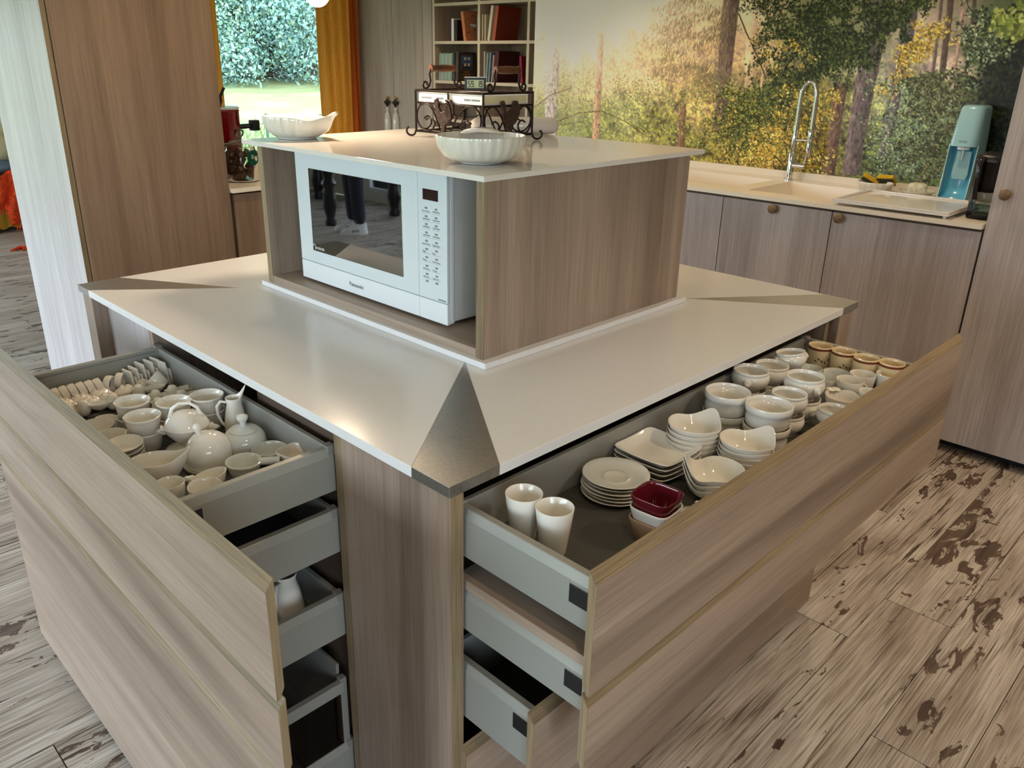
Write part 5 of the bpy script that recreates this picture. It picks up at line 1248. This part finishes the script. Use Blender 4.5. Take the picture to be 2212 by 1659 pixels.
loft(MB(), [(sx-.030, sy, .004, .024, .085), (sx-.030, sy, .004, .028, .10), (sx-.028, sy, .004, .026, .185)], 4).build('splash_plate', BLUE, t, smooth=50)
MB().box(sx-.0795, sx-.074, sy-.012, sy+.012, .222, .2255).build('button_slot', SAGE, t)
# water filter jug
px, py = 2.535, .143
t = thing('filter_jug', 'clear water filter jug with black funnel and handle beside the tall cabinet', 'jug', (px, py, 0))
loft(MB(), [(px, py, .046, .040, 0), (px, py, .048, .042, .005), (px, py, .048, .042, .014)], 3.5).build('base_ring', SMOKEG, t, smooth=40)
m = loft(MB(), [(px, py, .047, .041, .014), (px, py, .050, .043, .09), (px, py, .056, .046, .19)], 3.5, cap=False); m.build('jug_wall', JARG, t, smooth=60)
loft(MB(), [(px, py, .042, .037, .015), (px, py, .0435, .038, .040)], 3.5).build('water', thin_glass('water', (200, 222, 224)), t, smooth=60)
loft(MB(), [(px, py, .034, .028, .088), (px, py, .046, .040, .105), (px, py, .053, .043, .188)], 3.5).build('funnel', SMOKE, t, smooth=60)
loft(MB(), [(px, py, .058, .048, .188), (px, py, .058, .048, .198), (px, py, .050, .040, .210), (px, py, .03, .024, .216)], 3.5).build('lid', BLACK, t, smooth=50)
MB().tube([(px-.045, py+.012, .196), (px-.066, py+.018, .196), (px-.074, py+.019, .180), (px-.070, py+.018, .11), (px-.062, py+.016, .068)], [.010, .010, .0095, .008, .0085], 10).build('handle', SMOKE, t, smooth=60)

# ---- jar with capsules, red canister
jx, jy = 1.080, 2.500
t = thing('capsule_jar', 'round glass jar with glass lid full of brown coffee capsules', 'jar', (jx, jy, 0))
MB().lathe([(.060, .002), (.066, .004), (.070, .012), (.071, .10), (.067, .118), (.058, .128), (.058, .138), (.064, .141)], 40, o=(jx, jy, 0)).build('jar_wall', JARG, t, smooth=60)
MB().lathe([(0, .0), (.062, .0), (.066, .004), (.062, .009), (0, .010)], 40, o=(jx, jy, 0)).build('jar_base', JARG, t, smooth=50)
MB().lathe([(.064, .1415), (.068, .144), (.066, .150), (.050, .160), (.025, .166), (.010, .168)], 40, o=(jx, jy, 0)).build('lid', JARG, t, smooth=60)
MB().lathe([(0, .168), (.008, .168), (.007, .174), (.016, .182), (.020, .192), (.018, .202), (.008, .206), (0, .2065)], 24, o=(jx, jy, 0)).build('lid_knob', JARG, t, smooth=60)
m = MB().lathe([(0, 0), (.030, 0), (.030, .0006), (0, .0006)], 28); 
m.v = [(jx-.045*.0+.0714*math.cos(math.radians(-75)+q[0]/.0714), jy+.0714*math.sin(math.radians(-75)+q[0]/.0714), .098+q[1]) for q in m.v]
m.build('sticker', GREENL, t)
MB().add([(jx+.0722*math.cos(math.radians(-75)+a/.0722), jy+.0722*math.sin(math.radians(-75)+a/.0722), .098+b) for a, b in ((-.012, -.004), (-.001, -.004), (-.001, .012), (-.012, .012))], [(0, 1, 2, 3)]).build('sticker_print', SAGE, t)
rc = random.Random(4); k = 0; capm = None
for lay in range(4):
    for q in range(7 if lay % 2 else 6):
        a = 2*PI*q/(7 if lay % 2 else 6)+lay*.5; r_ = .046 if q or lay % 2 else .0
        cxx, cyy, czz = jx+r_*math.cos(a), jy+r_*math.sin(a), .0275+lay*.0265
        o = thing('coffee_capsule', 'brown coffee capsule packed in the glass jar', 'capsule', (cxx, cyy, czz), 0, 'capsules in the glass jar'); o.rotation_euler = (rc.uniform(-1, 1), rc.uniform(-1, 1), rc.uniform(0, 6))
        if capm is None:
            capm = [MB().lathe([(0, -.012), (.010, -.012), (.0125, -.010), (.0150, .008), (.0150, .0095)], 18).build('cup', CAPS, o, local=True, smooth=40).data,
                    MB().lathe([(.0150, .0085), (.0180, .0088), (.0180, .0100), (.015, .0102), (0, .0112)], 18).build('foil', CAPS, o, local=True, smooth=40).data]
        else:
            for nm, me in zip(('cup', 'foil'), capm):
                c = bpy.data.objects.new(nm, me); COL.objects.link(c); c.parent = o
kx, ky = 1.118, 2.70
t = thing('red_canister', 'dark red enamel canister with black tap and lever behind the jar', 'canister', (kx, ky, 0))
MB().lathe([(0, 0), (.066, 0), (.068, .004), (.068, .262), (.070, .266), (.068, .272), (0, .274)], 36, o=(kx, ky, 0)).build('body', REDP, t, smooth=40)
MB().lathe([(0, .274), (.069, .2735), (.071, .278), (.066, .284), (0, .286)], 36, o=(kx, ky, 0)).build('lid', MGLASS, t, smooth=40)
MB().tube([(kx-.02, ky-.02, .284), (kx-.012, ky-.024, .31), (kx-.014, ky-.024, .325), (kx+.004, ky-.03, .36)], .006, 8).build('lever', BLACK, t, smooth=50)
MB().tube([(kx+.06, ky-.03, .20), (kx+.10, ky-.055, .205)], .010, 10).build('tap_stem', BLACK, t, smooth=50)
MB().box(kx+.092, kx+.128, ky-.078, ky-.045, .185, .228).build('tap_block', BLACK, t, bevel=.003)

# ---- curtains
def curtain(name, x0, x1, y, z0, z1, mat, n, amp, label, taper=0):
    m = MB(); N = n*14; rows = 14
    for j in range(rows+1):
        v = j/rows
        for i in range(N+1):
            u = i/N; w = 1-taper*v
            x = x0+(x1-x0)*u*w; ph = u*n*2*PI+.5*math.sin(v*2.2+u*3)
            m.v.append((x, y+amp*math.sin(ph)*(1-.25*v)+.012*math.sin(v*4+u*5), z1+(z0-z1)*v))
    m.f = [(j*(N+1)+i, j*(N+1)+i+1, (j+1)*(N+1)+i+1, (j+1)*(N+1)+i) for j in range(rows) for i in range(N)]
    o = m.build(name, mat, None, ((x0+x1)/2, y, z0), smooth=80); s_ = o.modifiers.new('solid', 'SOLIDIFY'); s_.thickness = .004
    return tag(o, label, 'curtain')
curtain('curtain', 2.815, 3.065, 4.52, FZ+.02, CZ-.03, MUSTARD, 4, .026, 'mustard yellow curtain hanging at the right of the window')
curtain('curtain', 3.070, 3.140, 4.52, FZ+.02, CZ-.03, ORANGEC, 2, .020, 'orange curtain panel between the mustard curtain and the wardrobe')
curtain('curtain', 1.70, 2.06, 4.52, FZ+.02, CZ-.03, MUSTARD, 5, .024, 'mustard curtain peeking out right of the tall brown cabinet')

# ---- draped seat at the far left
t = thing('draped_armchair', 'low armchair covered with mustard cloth at the far left', 'armchair', (1.10, 6.6, FZ))
def drape(m, x0, x1, y0, y1, z0, z1, fold, n=40):
    vs_ = []; N = n
    per = []
    for i in range(N):
        u = i/N*4
        if u < 1: p = (x0+(x1-x0)*u, y0)
        elif u < 2: p = (x1, y0+(y1-y0)*(u-1))
        elif u < 3: p = (x1-(x1-x0)*(u-2), y1)
        else: p = (x0, y1-(y1-y0)*(u-3))
        per.append(p)
    c = ((x0+x1)/2, (y0+y1)/2)
    for j in range(6):
        v = j/5; z = z1+(z0-z1)*v
        for i, p in enumerate(per):
            k = 1+fold*v*(1+.8*math.sin(i*2.4))*.5
            vs_.append((c[0]+(p[0]-c[0])*k, c[1]+(p[1]-c[1])*k, z+(.012*math.sin(i*1.7) if j == 5 else 0)))
    m.add(vs_, [(j*N+i, j*N+(i+1) % N, (j+1)*N+(i+1) % N, (j+1)*N+i) for j in range(5) for i in range(N)]+[tuple(range(N))])
    return m
drape(MB(), .90, 1.34, 6.40, 6.9, FZ+.03, -.40, .10, 64).build('seat_cover', plain('mustard_cloth', (168, 124, 26), .9), t, smooth=70)
MB().box(.95, 1.34, 6.85, 7.0, FZ+.05, -.05).build('backrest', CREAMF, t, bevel=.03)
t = thing('cushion', 'grey-blue cushion lying on the far armchair', 'cushion', (1.16, 6.6, -.40)); MB().ball((1.17, 6.58, -.34), .17, .14, .05, 20, 10).build('pad', BLUEG, t, smooth=70)
t = thing('cushion', 'cream cushion propped on the far armchair', 'cushion', (1.16, 6.75, -.36)); MB().ball((1.16, 6.74, -.22), .16, .07, .14, 20, 10).build('pad', CREAMF, t, smooth=70)
m = MB()
N_, M_ = 30, 24; vs_ = []
for j in range(M_+1):
    v = j/M_
    for i in range(N_+1):
        u = i/N_; x = 1.04+.28*u+.03*math.sin(v*5+u*2); zz = -.365-.40*v-.02*math.sin(u*9); yy = 6.36-.03*math.sin(u*12+v*3)-.03*math.sin(v*3)
        if v > .55 and u < .35: zz = -.365-.40*(.55+(v-.55)*.25)
        vs_.append((x, yy, zz))
m.add(vs_, [(j*(N_+1)+i, j*(N_+1)+i+1, (j+1)*(N_+1)+i+1, (j+1)*(N_+1)+i) for j in range(M_) for i in range(N_)])
sc_ = thing('fringed_scarf', 'orange-red fringed scarf hanging over the far armchair', 'scarf', (1.18, 6.36, -.6))
o = m.build('cloth', SCARF, sc_, smooth=80); o.modifiers.new('solid', 'SOLIDIFY').thickness = .004
for i in range(16):
    u = i/15; x = 1.04+.28*u; zb = -.755 if u >= .35 else -.62
    MB().tube([(x, 6.335, zb+.01), (x+.006, 6.33, zb-.02), (x-.004, 6.332, zb-.045)], .004, 5).build('fringe', SCARF, sc_)
t = thing('scarf_tassel', 'orange scarf tassel lying on the floor planks', 'tassel', (.975, 5.66, FZ))
MB().tube([(.91, 5.64, FZ+.008), (.955, 5.66, FZ+.012), (.985, 5.70, FZ+.012), (1.015, 5.67, FZ+.012), (.985, 5.63, FZ+.01), (1.055, 5.65, FZ+.01)], [.005, .011, .012, .012, .012, .012], 8).build('threads', SCARF, t, smooth=60)

# ---- dining table and a person standing by it (seen mirrored in the microwave glass)
t = thing('dining_table', 'dark table on thick turned legs by the left windows', 'table', (-2.75, 5.5, FZ))
MB().box(-3.2, -2.3, 4.85, 6.3, FZ+.58, FZ+.63).build('table_top', DARKW, t, bevel=.008)
for x in (-3.08, -2.42):
    for y in (4.98, 6.17):
        MB().lathe([(0, 0), (.045, 0), (.05, .03), (.035, .06), (.045, .10), (.06, .16), (.05, .24), (.038, .30), (.06, .34), (.04, .38), (.055, .44), (.055, .58), (0, .58)], 20, o=(x, y, FZ)).build('leg', DARKW, t, smooth=50)
def skin(name, verts, edges, mat, parent, root=0, sub=1):
    me = bpy.data.meshes.new(name); bm = bmesh.new(); ly = bm.verts.layers.skin.verify(); vv = []
    for i, (co, r) in enumerate(verts):
        v = bm.verts.new(Vector(co)*S); v[ly].radius = (r*S, r*S); v[ly].use_root = (i == root); vv.append(v)
    for a, b in edges: bm.edges.new((vv[a], vv[b]))
    bm.to_mesh(me); bm.free(); o = bpy.data.objects.new(name, me); COL.objects.link(o); o.parent = parent
    o.modifiers.new('skin', 'SKIN').use_smooth_shade = True; ss = o.modifiers.new('sub', 'SUBSURF'); ss.levels = sub; ss.render_levels = sub
    me.materials.append(mat); return o
SKIN = plain('skin_tone', (206, 162, 136), .5, sss=.05); NAVY = plain('dark_trousers', (34, 38, 50), .85); GREYJ = plain('grey_jumper', (112, 116, 122), .9); HAIRM = plain('brown_hair', (66, 46, 34), .7)
pe = thing('person', 'person in dark trousers and grey jumper standing by the far table', 'person', (-2.42, 4.62, FZ), math.radians(20))
fing = []
body = [((0, 0, .78), .085), ((0, 0, .95), .09), ((0, 0, 1.10), .10), ((0, 0, 1.20), .045), ((.01, 0, 1.27), .042), ((.015, 0, 1.33), .068), ((.01, 0, 1.39), .06)]
be = [(i, i+1) for i in range(6)]
for s_ in (-1, 1):
    n = len(body); body += [((0, s_*.15, 1.14), .05), ((-.01, s_*.185, .93), .036), ((.04, s_*.20, .745), .026), ((.05, s_*.20, .69), .024)]; be += [(2, n), (n, n+1), (n+1, n+2), (n+2, n+3)]
    for k in range(5):
        m_ = len(body); yy = s_*(.20)-(.0 if k else s_*.016); xx = .05+(k-2)*.011 if k else .075
        body += [((xx, yy, .665 if k else .68), .0075), ((xx+.006, yy-s_*.004, .635 if k else .662), .0068), ((xx+.008, yy-s_*.012, .61 if k not in (0, 4) else .645 if k == 0 else .618), .006)]; be += [(n+3, m_), (m_, m_+1), (m_+1, m_+2)]
    n = len(body); body += [((0, s_*.075, .72), .075), ((.015, s_*.085, .40), .05), ((-.01, s_*.09, .07), .034)]; be += [(0, n), (n, n+1), (n+1, n+2)]
skin('body', body, be, SKIN, pe)
tv = [((0, 0, .80), .10)]; te = []
for s_ in (-1, 1): n = len(tv); tv += [((0, s_*.08, .70), .092), ((.015, s_*.088, .40), .066), ((-.005, s_*.092, .06), .055)]; te += [(0, n), (n, n+1), (n+1, n+2)]
skin('trousers', tv, te, NAVY, pe)
jv = [((0, 0, .80), .105), ((0, 0, .95), .108), ((0, 0, 1.10), .115), ((0, 0, 1.18), .06)]; je = [(0, 1), (1, 2), (2, 3)]
for s_ in (-1, 1): n = len(jv); jv += [((0, s_*.15, 1.14), .062), ((-.01, s_*.185, .93), .046), ((.035, s_*.198, .76), .036)]; je += [(2, n), (n, n+1), (n+1, n+2)]
skin('jumper', jv, je, GREYJ, pe)
MB().ball((0, 0, 1.385), .078, .072, .075, 20, 12).build('hair', HAIRM, pe, local=True, smooth=70)
MB().ball((.085, 0, 1.325), .014, .011, .016).build('nose', SKIN, pe, local=True, smooth=70)
for s_ in (-1, 1):
    MB().ball((.076, s_*.025, 1.345), .006, .010, .006).build('eye', PAPER, pe, local=True, smooth=70)
    MB().ball((.012, s_*.070, 1.33), .014, .006, .022).build('ear', SKIN, pe, local=True, smooth=70)
    m = MB(); loft(m, [(.045, s_*.092, .105, .038, 0), (.045, s_*.092, .108, .040, .018), (.04, s_*.092, .098, .036, .04), (.0, s_*.092, .055, .034, .07), (-.01, s_*.092, .045, .032, .085)], 2.6, 24)
    sh = m.build('sneaker', PAPER, pe, local=True, smooth=60); ORG[sh] = (0, 0, 0)
    for k in range(3): MB().box(.02+.02*k, .03+.02*k, s_*.092-.0385, s_*.092+.0385, .02, .042).build('sneaker_stripe', INK, sh, local=True)
MB().tube([(.082, -.018, 1.298), (.086, 0, 1.296), (.082, .018, 1.298)], .004, 6).build('mouth', SCARF, pe, local=True, smooth=70)
